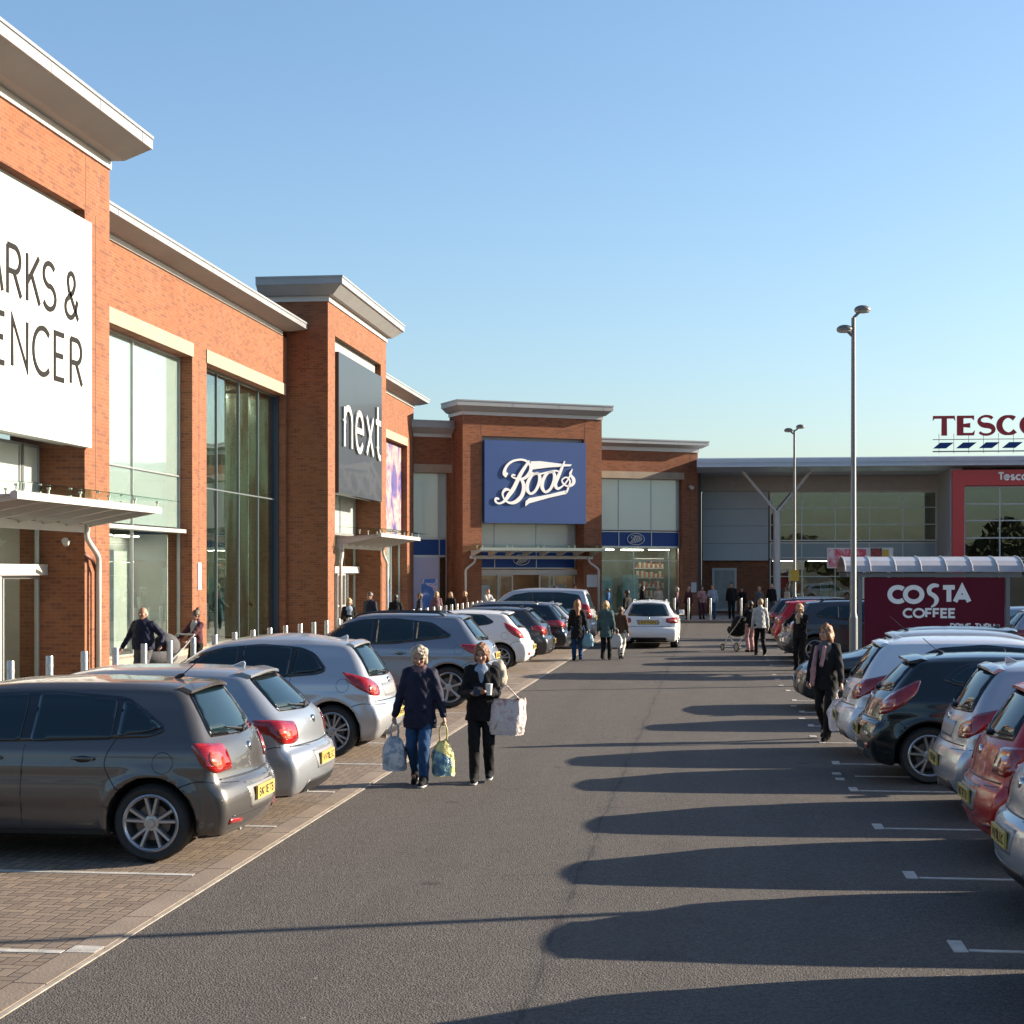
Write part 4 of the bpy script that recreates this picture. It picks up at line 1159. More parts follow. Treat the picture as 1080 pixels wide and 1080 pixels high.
    for nm, poly, mm, off in sp.get('frontp', []):
        patch(c, poly, 'front', nm, mm, root, off, .06)
    # tail spoiler
    if 'spoiler' in sp:
        x, z, w, l = sp['spoiler']
        m = MB(); n = 9
        for i in range(n):
            t = -1 + 2*i/(n-1); yy = w*t; dx = .05*t*t; dz = -.035*t*t
            m.v += [(x-l+dx, yy, z-.018+dz-.01), (x-l+dx, yy, z+.004+dz-.008), (x+.02, yy, z+.026+dz), (x+.10, yy, z+.010+dz), (x+.05, yy, z-.03+dz)]
        for i in range(n-1):
            for j in range(5): m.f.append((i*5+j, i*5+(j+1) % 5, i*5+5+(j+1) % 5, i*5+5+j)); m.m.append(0)
        m.f += [tuple(range(5))[::-1], tuple(range((n-1)*5, n*5))]; m.m += [0, 0]
        so_ = m.build('spoiler', [sp.get('spm', paintm)], root, auto=40)
        MB().box(x-l+.004, x-l+.03, -.14, .14, z-.022, z-.008).build('brake_light', [M_tail], so_)
    # plate
    px, pz = sp['plate']; 
    q = s.hit(np.array([(s.L*.42, 0, pz)]), np.array([(-1, 0, 0)]), s.L*.6)[0]
    pl = MB().box(q[0]-.016, q[0]+.002, -.26, .26, pz-.056, pz+.056).build('number_plate', [M_plate], root)
    tx = MB(); txt = sp.get('reg', 'B T 1 1  E T E'.replace(' ', '') )
    text(tx, txt, -.22, pz-.037, .074, .013, .35, 0, .001, width=.44)
    tx.v = [(q[0]-.0175+v[1], -v[0]*-1*-1, v[2]) for v in tx.v]
    tx.build('plate_characters', [M_ink], pl)
    if 'fplate' in sp:
        q = s.hit(np.array([(s.L*.55, 0, sp['fplate'])]), np.array([(1, 0, 0)]), s.L*.6)[0]
        pl = MB().box(q[0]-.002, q[0]+.016, -.26, .26, sp['fplate']-.056, sp['fplate']+.056).build('number_plate', [M_pw], root)
        tx = MB(); text(tx, txt, -.22, sp['fplate']-.037, .074, .013, .35, 0, .001, width=.44)
        tx.v = [(q[0]+.0175-v[1], v[0], v[2]) for v in tx.v]; tx.build('plate_characters', [M_ink], pl)
    # badge, wiper, aerial, exhaust
    if sp.get('badge'):
        bz = sp['badge']; q = s.hit(np.array([(s.L*.42, 0, bz)]), np.array([(-1, 0, 0)]), s.L*.6)[0]
        b = MB(); b.lathe([(.0, -.016), (.034, -.012), (.044, -.004), (.046, .012)], 24, 'x', (q[0], 0, bz)); b.build('badge', [M_chrome], root, smooth=True)
    if 'wiper' in sp:
        y0, y1, z0, z1 = sp['wiper']
        q = s.hit(np.array([(s.L*.42, y0, z0), (s.L*.42, y1, z1)]), np.array([(-1, 0, 0)]*2), s.L*.6)
        MB().tube([(q[0][0]-.03, y0, z0), (q[1][0]-.02, y1, z1)], [.014, .006], 6).tube([(q[0][0]+.01, y0, z0), (q[0][0]-.045, y0, z0)], .024, 8).build('wiper', [M_trim], root)
    if 'aerial' in sp:
        ax, l = sp['aerial']; q = s.hit(np.array([(ax, 0, .7)]), np.array([(0, 0, 1)]), 1.4)[0]
        if l > 0: MB().tube([(ax+.03, 0, q[2]-.005), (ax, 0, q[2]+.02), (ax-.04, 0, q[2]+.035)], [.03, .022, .012], 8).tube([(ax-.02, 0, q[2]+.03), (ax-.02-l*.75, 0, q[2]+.03+l*.65)], .005, 6).build('aerial', [M_trim], root)
        else: MB().prism([(ax+.09, q[2]-.01), (ax-.07, q[2]+.055), (ax-.09, q[2]+.03), (ax-.08, q[2]-.01)], -.02, .02, 'y').build('aerial', [paintm], root, bevel=.012)
    for wx in (s.wr, s.wf):
        for sd in (-1, 1):
            yy = (s.W - .135) * sd
            wheel(root, wx, yy, s.R, sp['rim'], sp.get('rimr', .705), face=1 if sd < 0 else -1)
    if sp.get('exhaust', True):
        MB().tube([(.10, s.W*.45, .235), (.35, s.W*.45, .25)], .028, 12).build('exhaust', [M_alu], root, smooth=False)
    # black underbody box
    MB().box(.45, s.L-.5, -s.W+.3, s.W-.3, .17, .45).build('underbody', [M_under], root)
    return root

def patch_c(c, poly, name, m, root, off, sd, view='corner'):
    # scale the angle so that triangles stay small
    v2, F, nb = cdt([(p[0]/100, p[1]) for p in poly], .045)
    s = c.s; n = len(v2); cx, cy = c.pivot if view == 'corner' else c.fpivot
    a = np.radians(v2[:,0]*100); o = np.stack([np.full(n, cx), np.full(n, cy*sd), v2[:,1]], 1)
    sx = -1 if view == 'corner' else 1
    d = np.stack([sx*np.cos(a), np.sin(a)*sd, np.zeros(n)], 1)
    P = s.hit(o, d, 1.7); N = s.grad(P); P = P + N*off
    f0 = F[0]; nn = np.cross(P[f0[1]]-P[f0[0]], P[f0[2]]-P[f0[0]])
    if nn @ N[f0[0]] < 0: F = [f[::-1] for f in F]
    V, F2 = rim_skirt(P, F, N, off+.004)
    o_ = mesh_obj(name, V, F2, m, root); k = len(F)
    o_.data.polygons.foreach_set('use_smooth', [i < k for i in range(len(F2))])
    return o_

# ---- shapes ---------------------------------------------------------------
def hatch2(L, W, wr, wf, R_):
    d = hatch(L, W, 1.50, wr, wf, R_, .965, 2); d['top'] = [(x, z if z < .7 else .7+(z-.7)/.89) for x, z in d['top']]; d['H'] = 1.60; d['belt'] = 1.0; return d
def hatch(L=3.97, W=1.70, H=1.46, wr=.72, wf=3.19, R_=.315, belt=.93, kind=0):
    if kind == 0:      # upright supermini, tailgate nearly straight
        top = [(.30,.19),(.10,.22),(.03,.32),(.0,.47),(.03,.60),(.075,.655),(.095,.70),(.12,.82),(.165,.93),(.22,1.00),(.36,1.20),(.50,1.375),(.62,1.415),(.95,1.445),(1.5,H),(2.05,1.435),(2.45,1.36),(2.8,1.17),(3.12,1.0),(3.3,.93),(3.6,.855),(3.83,.74),(3.93,.60),(3.97,.42),(3.93,.27),(3.8,.19)]
    elif kind == 1:    # longer bonnet, sloping glass (grey blue / silver compact)
        top = [(.30,.19),(.10,.22),(.02,.34),(.0,.48),(.03,.62),(.09,.67),(.11,.72),(.13,.84),(.18,.94),(.27,1.02),(.50,1.22),(.68,1.36),(.80,1.385),(1.2,1.415),(1.7,H),(2.2,1.40),(2.6,1.30),(2.95,1.10),(3.25,.98),(3.5,.93),(3.9,.87),(4.15,.76),(4.28,.62),(4.32,.44),(4.28,.28),(4.1,.19)]
    elif kind in (2, 7):    # tall rounded small mpv
        top = [(.32,.20),(.12,.24),(.03,.36),(.0,.50),(.04,.64),(.10,.72),(.12,.82),(.16,.96),(.22,1.06),(.36,1.28),(.52,1.47),(.66,1.535),(1.0,1.585),(1.5,H*1.0666),(2.1,1.585),(2.6,1.47),(3.0,1.24),(3.3,1.07),(3.5,1.0),(3.8,.90),(4.0,.76),(4.1,.6),(4.13,.44),(4.08,.28),(3.95,.20)]
    elif kind == 3:    # crossover suv
        top = [(.34,.26),(.14,.30),(.03,.42),(.0,.56),(.03,.72),(.09,.80),(.12,.92),(.18,1.05),(.28,1.14),(.50,1.38),(.66,1.55),(.78,1.585),(1.2,1.62),(1.8,H),(2.3,1.61),(2.7,1.50),(3.05,1.27),(3.35,1.13),(3.6,1.07),(4.0,.99),(4.25,.86),(4.36,.68),(4.40,.50),(4.35,.34),(4.2,.25)]
    elif kind == 4:    # sporty small hatch, raked tail
        top = [(.30,.20),(.10,.24),(.02,.36),(.0,.52),(.04,.66),(.10,.72),(.13,.80),(.18,.92),(.26,1.02),(.46,1.24),(.62,1.39),(.74,1.43),(1.1,1.465),(1.55,H),(2.05,1.45),(2.5,1.35),(2.85,1.14),(3.15,1.0),(3.35,.94),(3.65,.84),(3.85,.7),(3.93,.55),(3.95,.4),(3.9,.26),(3.75,.19)]
    elif kind == 5:    # estate
        top = [(.34,.20),(.12,.23),(.03,.34),(.0,.48),(.03,.62),(.09,.68),(.11,.76),(.15,.90),(.22,1.0),(.42,1.22),(.58,1.38),(.72,1.42),(1.2,1.46),(2.0,H),(2.6,1.43),(3.0,1.32),(3.35,1.12),(3.62,.99),(3.9,.94),(4.3,.87),(4.6,.76),(4.72,.62),(4.76,.44),(4.71,.28),(4.55,.19)]
    elif kind == 6:    # tall people carrier
        top = [(.30,.22),(.10,.26),(.02,.38),(.0,.52),(.03,.68),(.07,.75),(.09,.95),(.14,1.12),(.20,1.28),(.30,1.55),(.38,1.72),(.50,1.765),(1.0,1.80),(1.8,H),(2.4,1.79),(2.9,1.68),(3.3,1.40),(3.65,1.15),(3.85,1.07),(4.1,.98),(4.3,.84),(4.38,.66),(4.40,.46),(4.35,.3),(4.2,.22)]
    if kind == 7: return hatch2(L, W, wr, wf, R_)
    if kind == 2: top = [(x, z if z < .7 else .7+(z-.7)*.89) for x, z in top]; H = 1.50; belt = .965
    if kind == 4: top = [(x, z if z < .7 else .7+(z-.7)*.94) for x, z in top]; H = 1.435
    return dict(top=top, L=L, W=W, H=H, wr=wr, wf=wf, R_=R_, belt=belt)
PL = lambda z, w=.30, h=.075: [(-w,z-h),(w,z-h),(w+.06,z+h),(-w-.06,z+h)]
def strip(z0, z1, w): return [(-w, z0), (w, z0), (w, z1), (-w, z1)]
def rearglass(z0, z1, w0, w1): return [(-w0,z0),(0,z0-.015),(w0,z0),(w0-.01,z0+.06),(w1,z1),(0,z1+.015),(-w1,z1),(-w0+.01,z0+.06)]
SP = {}
SP['supermini'] = dict(shape=hatch(kind=0), rim=(5, 'twin'),
    dlo=[(.74,1.00),(.60,1.06),(.98,1.31),(1.6,1.355),(2.15,1.335),(2.42,1.27),(2.95,.97),(2.9,.94),(1.6,.965)],
    wins=[[(.80,1.03),(.66,1.07),(.93,1.26),(1.02,1.28),(1.02,1.0)],[(1.06,.985),(1.07,1.29),(1.6,1.335),(1.74,1.33),(1.74,.96)],[(1.83,.96),(1.83,1.33),(2.15,1.31),(2.40,1.24),(2.70,1.05),(2.78,.96)]],
    lines=[[(1.78,.94),(1.80,.6),(1.80,.28)],[(1.02,.99),(1.10,.8),(1.02,.62),(.93,.55)],[(2.88,.93),(2.85,.6),(2.82,.3)],[(1.0,.26),(1.9,.25),(2.85,.26)],[(.09,.62),(.3,.655),(.45,.62),(.52,.58)]],
    handles=[(1.28,.83),(2.06,.83)], mir=(2.62,1.0), screen=[(-.62,1.03),(.62,1.03),(.5,1.37),(-.5,1.37)],
    rearglass=rearglass(1.02,1.33,.57,.45), reartrim=rearglass(.99,1.35,.61,.49),
    tailpoly=[(6,.73),(8,.90),(12,.935),(42,.955),(45,.935),(40,.76),(30,.715)], tailin=[(16,.76),(18,.87),(34,.89),(36,.80),(28,.75)],
    rearp=[('plate_recess', PL(.50,.34,.11), mat('recess_grey', (.30,.29,.27), .4, .4), .002), ('bumper_gap', strip(.655,.668,.72), M_trim, .003), ('tailgate_gap', strip(.99,.996,.60), M_trim, .001), ('rear_reflector', [(-.70,.30),(-.46,.29),(-.46,.325),(-.70,.345)], M_tail, .006), ('rear_reflector', [(.70,.30),(.46,.29),(.46,.325),(.70,.345)], M_tail, .006), ('bumper_crease', strip(.355,.362,.66), M_trim, .001)],
    spoiler=(.53,1.40,.50,.10), plate=(0,.50), badge=.86, wiper=(0,.30,1.01,1.05), aerial=(.74,.30), headpoly=[(20,.62),(18,.78),(60,.82),(60,.68)],
    frontp=[('grille', strip(.62,.72,.34), M_trim, .004), ('lower_grille', strip(.30,.44,.5), M_trim, .004)], fplate=.50, reg='BK11ETB', flap=(.62,.80,1))
SP['compact'] = dict(shape=hatch(L=4.32, W=1.76, H=1.42, wr=.78, wf=3.46, R_=.32, belt=.93, kind=1), rim=(5, 'star'),
    dlo=[(.86,1.01),(.72,1.07),(1.10,1.28),(1.7,1.32),(2.3,1.29),(2.6,1.21),(3.05,.98),(3.0,.95),(1.8,.96)],
    wins=[[(.92,1.03),(.80,1.07),(1.10,1.24),(1.26,1.26),(1.22,1.01)],[(1.28,.99),(1.31,1.27),(1.7,1.30),(1.92,1.30),(1.92,.97)],[(2.0,.97),(2.0,1.30),(2.3,1.27),(2.56,1.19),(2.92,.99)]],
    lines=[[(1.96,.95),(1.98,.6),(1.98,.28)],[(1.25,.97),(1.3,.8),(1.2,.62),(1.05,.55)],[(3.05,.93),(3.02,.6),(3.0,.3)],[(.10,.66),(.3,.68),(.5,.62),(.58,.58)]],
    handles=[(1.48,.82),(2.26,.82)], mir=(2.75,1.0), screen=[(-.64,1.02),(.64,1.02),(.52,1.32),(-.52,1.32)],
    rearglass=rearglass(1.03,1.29,.60,.47), reartrim=rearglass(1.0,1.31,.63,.51),
    tailpoly=[(8,.74),(8,.90),(40,.93),(60,.93),(58,.82),(44,.79),(38,.71),(18,.70)], tailin=[(20,.75),(22,.84),(40,.85),(38,.76)],
    rearp=[('bumper_gap', strip(.67,.682,.74), M_trim, .003), ('plate_recess', PL(.52,.32,.09), mat('recess_silver', (.36,.36,.37), .4, .4), .002), ('lower_valance', [(-.60,.22),(.60,.22),(.52,.34),(-.52,.34)], M_trim, .006)],
    spoiler=(.70,1.375,.52,.12), plate=(0,.52), badge=.88, wiper=(0,.32,1.02,1.05), aerial=(.92,0), headpoly=[(20,.62),(18,.78),(60,.82),(60,.68)],
    frontp=[('grille', strip(.56,.72,.36), M_trim, .004), ('lower_grille', strip(.28,.42,.5), M_trim, .004)], fplate=.50, reg='NV11LEC', flap=(.62,.78,1))
SP['small_mpv'] = dict(shape=hatch(L=4.13, W=1.75, H=1.60, wr=.76, wf=3.30, R_=.33, belt=1.0, kind=2), rim=(7, 'twin'),
    dlo=[(.98,1.08),(.84,1.14),(1.05,1.38),(1.25,1.46),(1.8,1.50),(2.35,1.45),(2.7,1.35),(3.25,1.05),(3.15,1.0),(1.8,1.01)],
    wins=[[(1.04,1.12),(.92,1.16),(1.08,1.36),(1.30,1.43),(1.34,1.08)],[(1.39,1.06),(1.38,1.45),(1.8,1.475),(2.05,1.46),(2.05,1.03)],[(2.13,1.02),(2.13,1.455),(2.35,1.43),(2.66,1.33),(3.0,1.12),(3.05,1.03)]],
    lines=[[(2.09,1.0),(2.12,.6),(2.12,.3)],[(1.34,1.05),(1.36,.8),(1.28,.62),(1.10,.56)],[(3.1,1.0),(3.08,.6),(3.05,.3)],[(.10,.66),(.35,.68),(.55,.62)]],
    handles=[(1.62,.86),(2.38,.86)], mir=(2.9,1.08), screen=[(-.64,1.12),(.64,1.12),(.52,1.48),(-.52,1.48)],
    rearglass=rearglass(1.08,1.48,.60,.46), reartrim=rearglass(1.05,1.50,.64,.50),
    tailpoly=[(8,.84),(10,.93),(26,1.02),(52,1.09),(70,1.12),(62,1.00),(46,.88),(32,.79),(12,.78)], tailin=[(18,.83),(18,.92),(34,.95),(36,.85)],
    rearp=[('bumper_gap', strip(.70,.712,.74), M_trim, .003), ('plate_recess', PL(.83,.34,.08), mat('recess_silver', (.36,.36,.37), .4, .4), .002), ('lower_valance', [(-.60,.25),(.60,.25),(.52,.36),(-.52,.36)], M_trim, .006)],
    spoiler=(.56,1.525,.50,.08), plate=(0,.52), badge=.96, wiper=(0,.32,1.09,1.12), aerial=(.82,0), headpoly=[(20,.68),(18,.84),(60,.92),(60,.74)],
    frontp=[('grille', strip(.60,.76,.36), M_trim, .004), ('lower_grille', strip(.30,.44,.5), M_trim, .004)], fplate=.52, reg='FT11NEB', flap=(.62,.93,-1))
SP['crossover'] = dict(shape=hatch(L=4.40, W=1.82, H=1.64, wr=.84, wf=3.48, R_=.355, belt=1.06, kind=3, ), rim=(6, 'single'), rails=(.95,2.6),
    dlo=[(.86,1.20),(.80,1.24),(1.16,1.46),(1.8,1.53),(2.4,1.51),(2.75,1.42),(3.28,1.12),(3.2,1.07),(1.8,1.09)],
    wins=[[(.94,1.21),(.90,1.24),(1.18,1.43),(1.42,1.47),(1.42,1.16)],[(1.47,1.15),(1.48,1.48),(1.9,1.51),(2.12,1.50),(2.12,1.10)],[(2.20,1.10),(2.20,1.50),(2.45,1.48),(2.7,1.40),(3.1,1.12)]],
    lines=[[(2.16,1.07),(2.18,.7),(2.18,.36)],[(1.42,1.12),(1.48,.9),(1.36,.7),(1.20,.62)],[(3.18,1.05),(3.15,.7),(3.12,.36)],[(.10,.76),(.4,.80),(.6,.72)]],
    handles=[(1.68,.94),(2.44,.94)], mir=(2.95,1.12), screen=[(-.66,1.18),(.66,1.18),(.54,1.54),(-.54,1.54)],
    rearglass=rearglass(1.18,1.50,.60,.46), reartrim=rearglass(1.15,1.53,.64,.50),
    tailpoly=[(2,.98),(4,1.04),(36,1.08),(70,1.10),(74,1.06),(52,.94),(32,.90),(12,.92)], tailin=[(14,.95),(14,1.01),(34,1.02),(34,.94)],
    rearp=[('bumper_gap', strip(.80,.812,.76), M_trim, .003), ('plate_recess', PL(.87,.34,.07), mat('recess_silver', (.36,.36,.37), .4, .4), .002), ('lower_bumper', [(-.74,.28),(.74,.28),(.78,.50),(-.78,.50)], M_trim, .006)],
    trimside=[[(1.22,.29),(1.22,.38),(3.08,.38),(3.08,.29)]],
    spoiler=(.70,1.565,.52,.10), plate=(0,.87), badge=1.02, wiper=(0,.32,1.18,1.21), aerial=(1.1,0), headpoly=[(20,.74),(18,.90),(60,1.0),(60,.82)],
    frontp=[('grille', strip(.66,.84,.36), M_trim, .004), ('lower_grille', strip(.34,.5,.5), M_trim, .004)], fplate=.58, reg='LR11ACE', flap=(.66,1.0,1))
SP['raked_hatch'] = dict(shape=hatch(L=3.95, W=1.72, H=1.48, wr=.73, wf=3.22, R_=.315, belt=.95, kind=4), rim=(5, 'twin'),
    dlo=[(1.0,1.12),(.88,1.18),(1.15,1.36),(1.7,1.39),(2.2,1.35),(2.5,1.26),(3.02,.99),(2.92,.94),(1.8,1.0)],
    wins=[[(1.06,1.13),(.98,1.18),(1.2,1.33),(1.42,1.355),(1.42,1.07)],[(1.47,1.06),(1.47,1.36),(1.7,1.37),(1.90,1.365),(1.90,1.01)],[(1.98,1.0),(1.98,1.36),(2.2,1.33),(2.47,1.24),(2.88,.98)]],
    lines=[[(1.94,.98),(1.97,.6),(1.97,.28)],[(1.42,1.03),(1.40,.8),(1.25,.62),(1.05,.55)],[(2.92,.93),(2.9,.6),(2.86,.3)],[(.10,.68),(.35,.70),(.5,.62)]],
    handles=[(1.55,.86),(2.24,.85)], mir=(2.68,1.02), screen=[(-.62,1.03),(.62,1.03),(.5,1.38),(-.5,1.38)],
    rearglass=rearglass(1.06,1.36,.56,.44), reartrim=rearglass(1.03,1.38,.60,.48),
    tailpoly=[(16,.80),(20,.93),(38,1.05),(56,1.15),(70,1.17),(66,1.02),(52,.88),(38,.78),(22,.76)], tailin=[(22,.80),(24,.88),(44,.96),(44,.84)],
    rearp=[('bumper_gap', strip(.70,.712,.70), M_trim, .003), ('rear_reflector', [(-.68,.38),(-.52,.37),(-.52,.43),(-.68,.45)], M_tail, .006), ('rear_reflector', [(.68,.38),(.52,.37),(.52,.43),(.68,.45)], M_tail, .006), ('lower_valance', [(-.50,.22),(.50,.22),(.44,.34),(-.44,.34)], M_trim, .006)],
    spoiler=(.66,1.425,.50,.16), plate=(0,.55), badge=.94, wiper=(0,.30,1.04,1.08), aerial=(.95,.22), headpoly=[(20,.62),(18,.78),(60,.86),(60,.70)],
    frontp=[('grille', strip(.60,.70,.34), M_trim, .004), ('lower_grille', strip(.28,.46,.5), M_trim, .004)], fplate=.50, reg='KE11TBC', flap=(.62,.84,1))
SP['estate'] = dict(shape=hatch(L=4.76, W=1.80, H=1.47, wr=.95, wf=3.70, R_=.33, belt=.95, kind=5), rim=(10, 'single'), rails=(.95,2.9), railm='alu',
    dlo=[(.74,1.05),(.70,1.10),(1.0,1.31),(1.7,1.37),(2.5,1.34),(2.9,1.25),(3.45,.99),(3.35,.95),(1.8,.97)],
    wins=[[(.80,1.05),(.78,1.09),(1.04,1.28),(1.50,1.33),(1.50,1.0)],[(1.56,1.0),(1.57,1.34),(2.0,1.355),(2.28,1.345),(2.28,.98)],[(2.36,.98),(2.36,1.34),(2.6,1.32),(2.88,1.23),(3.28,1.0)]],
    lines=[[(2.32,.96),(2.34,.6),(2.34,.28)],[(1.53,.98),(1.56,.8),(1.45,.62),(1.28,.55)],[(3.35,.93),(3.32,.6),(3.3,.3)],[(.10,.66),(.4,.68),(.62,.6)]],
    handles=[(1.76,.83),(2.58,.83)], mir=(3.1,1.0), screen=[(-.64,1.03),(.64,1.03),(.52,1.36),(-.52,1.36)],
    rearglass=rearglass(1.02,1.33,.60,.47), reartrim=rearglass(.99,1.35,.64,.51),
    tailpoly=[(4,.80),(6,.92),(40,.95),(78,.95),(78,.86),(46,.78),(20,.76)], tailin=[(14,.82),(14,.88),(34,.90),(34,.82)],
    rearp=[('bumper_gap', strip(.67,.682,.74), M_trim, .003), ('lower_valance', [(-.60,.22),(.60,.22),(.52,.34),(-.52,.34)], M_trim, .006), ('plate_recess', PL(.80,.32,.07), mat('recess_grey', (.30,.29,.27), .4, .4), .002)],
    spoiler=(.64,1.405,.50,.08), plate=(0,.80), badge=.93, wiper=(0,.32,1.02,1.05), aerial=(1.1,0), headpoly=[(14,.66),(12,.80),(60,.86),(60,.72)],
    frontp=[('grille', [(-.42,.56),(.42,.56),(.48,.76),(-.48,.76)], M_trim, .004), ('lower_grille', strip(.28,.42,.62), M_trim, .004)], fplate=.50, reg='DA11VEN', flap=(.72,.84,1))
SP['people_carrier'] = dict(shape=hatch(L=4.40, W=1.82, H=1.82, wr=.80, wf=3.50, R_=.34, belt=1.10, kind=6), rim=(5, 'single'),
    dlo=[(.44,1.18),(.46,1.30),(.58,1.60),(1.2,1.68),(2.2,1.68),(2.7,1.60),(3.4,1.17),(3.3,1.10),(1.8,1.10)],
    wins=[[(.50,1.2),(.52,1.30),(.63,1.57),(1.38,1.65),(1.38,1.14)],[(1.44,1.13),(1.44,1.65),(2.1,1.66),(2.1,1.13)],[(2.2,1.13),(2.2,1.66),(2.65,1.58),(3.22,1.16)]],
    lines=[[(2.15,1.1),(2.16,.7),(2.16,.3)],[(1.41,1.12),(1.42,.8),(1.25,.65)],[(3.3,1.08),(3.26,.7),(3.24,.3)]],
    handles=[(1.64,.98),(2.40,.98)], mir=(3.05,1.15), screen=[(-.66,1.2),(.66,1.2),(.54,1.7),(-.54,1.7)],
    rearglass=rearglass(1.18,1.60,.64,.54), reartrim=rearglass(1.15,1.63,.68,.57),
    tailpoly=[(24,.84),(26,1.30),(56,1.32),(60,.84)], tailin=[(30,1.0),(30,1.12),(50,1.12),(50,1.0)],
    rearp=[('bumper_gap', strip(.72,.732,.76), M_trim, .003), ('plate_recess', PL(.86,.34,.08), mat('recess_grey', (.30,.29,.27), .4, .4), .002)],
    plate=(0,.86), badge=1.04, wiper=(0,.32,1.18,1.21), headpoly=[(20,.70),(18,.88),(60,.98),(60,.80)],
    frontp=[('grille', strip(.60,.74,.36), M_trim, .004)], fplate=.50, reg='HN11RTA')

def squash(sp, k, z0=.7):
    g = lambda z: z if z < z0 else z0 + (z-z0)*k
    for key in ('dlo', 'rearglass', 'reartrim', 'screen', 'tailpoly', 'tailin', 'headpoly'):
        sp[key] = [(x, g(z)) for x, z in sp[key]]
    sp['wins'] = [[(x, g(z)) for x, z in w] for w in sp['wins']]; sp['lines'] = [[(x, g(z)) for x, z in w] for w in sp['lines']]
    sp['handles'] = [(x, g(z)) for x, z in sp['handles']]; sp['mir'] = (sp['mir'][0], g(sp['mir'][1]))
    x, z, w, l = sp['spoiler']; sp['spoiler'] = (x, g(z), w, l); sp['badge'] = g(sp['badge'])
    y0, y1, a, b = sp['wiper']; sp['wiper'] = (y0, y1, g(a), g(b)); sp['flap'] = (sp['flap'][0], g(sp['flap'][1]), sp['flap'][2])
import copy
SP['tall_hatch'] = dict(SP['small_mpv']); SP['tall_hatch']['rearp'] = SP['small_mpv']['rearp']; SP['tall_hatch']['shape'] = hatch(4.13, 1.78, 1.6, .76, 3.30, .335, 1.0, 7)
SP['small_mpv']['flap'] = (.62, .93, 1)
squash(SP['small_mpv'], .89); squash(SP['raked_hatch'], .94)
# ------------------------------------------------------------------ people
def A(*p): return np.array(p, float)
def nrm(v): return v / max(1e-9, np.linalg.norm(v))
def sdf_mesh(prims, h, cuts=(), relax_it=1, wob=0):
    lo = np.full(3, 1e9); hi = -lo
    for p in prims:
        if p[-1] == 'sub': continue
        if p[0] == 'c': pts = [p[1], p[2]]; r = max(p[3], p[4])
        else: pts = [p[1]]; r = max(p[2])
        for q in pts: lo = np.minimum(lo, q - r); hi = np.maximum(hi, q + r)
    lo -= 3*h; hi += 3*h
    n = np.ceil((hi - lo)/h).astype(int) + 1
    F = np.full(tuple(n), 1e3, np.float32)
    ax = [lo[k] + np.arange(n[k])*h for k in range(3)]
    def ev(p, sl):
        X, Y, Z = np.meshgrid(*[ax[k][sl[k]] for k in range(3)], indexing='ij')
        if p[0] == 'c':
            a, b, ra, rb = p[1:5]; sy = p[6] if len(p) > 6 and isinstance(p[6], float) else 1.0
            e = b - a; L2 = max(1e-9, e @ e)
            dx, dy, dz = X - a[0], Y - a[1], Z - a[2]
            t = np.clip((dx*e[0] + dy*e[1] + dz*e[2])/L2, 0, 1)
            d = np.sqrt((dx - t*e[0])**2 + ((dy - t*e[1])/sy)**2 + (dz - t*e[2])**2)
            d = d - (ra + (rb - ra)*t)
            return d*(sy if sy < 1 else 1)**.5
        c, r = p[1], p[2]
        q = [(X - c[0])/r[0], (Y - c[1])/r[1], (Z - c[2])/r[2]]
        k0 = np.sqrt(q[0]**2 + q[1]**2 + q[2]**2); k1 = np.sqrt((q[0]/r[0])**2 + (q[1]/r[1])**2 + (q[2]/r[2])**2)
        return k0*(k0 - 1)/np.maximum(k1, 1e-6)
    for p in prims:
        sub_ = p[-1] == 'sub'
        k = p[5] if p[0] == 'c' else p[3]
        if p[0] == 'c': a = np.minimum(p[1], p[2]) - max(p[3], p[4]); b = np.maximum(p[1], p[2]) + max(p[3], p[4])
        else: a = p[1] - np.array(p[2]); b = p[1] + np.array(p[2])
        pad = k + 3*h
        i0 = np.clip(((a - pad - lo)/h).astype(int), 0, n - 1); i1 = np.clip(((b + pad - lo)/h).astype(int) + 2, 1, n)
        if (i1 <= i0).any(): continue
        sl = tuple(slice(i0[j], i1[j]) for j in range(3))
        d = ev(p, sl)
        F[sl] = smax(F[sl], -d, k) if sub_ else smin(F[sl], d, k)
    X, Y, Z = np.meshgrid(*ax, indexing='ij')
    for c in cuts:      # (normal, offset) keep n.p < offset
        F = smax(F, X*c[0][0] + Y*c[0][1] + Z*c[0][2] - c[1], .006)
    if wob:
        F = F + wob*(np.sin(X*31 + Z*17)*np.sin(Z*23 + Y*19) + .6*np.sin(X*57 - Z*41 + Y*33)).astype(np.float32)
    V, Q = surface_nets(F, lo, h)
    return relax(V, Q, relax_it, .5), Q

def ik(a, b, l1, l2, hint):
    d = b - a; L = min(np.linalg.norm(d), (l1 + l2)*.999); u = nrm(d); b = a + u*L
    x = (l1*l1 - l2*l2 + L*L)/(2*L); y = math.sqrt(max(0, l1*l1 - x*x))
    hv = hint - u*(hint @ u); return a + u*x + nrm(hv)*y, b

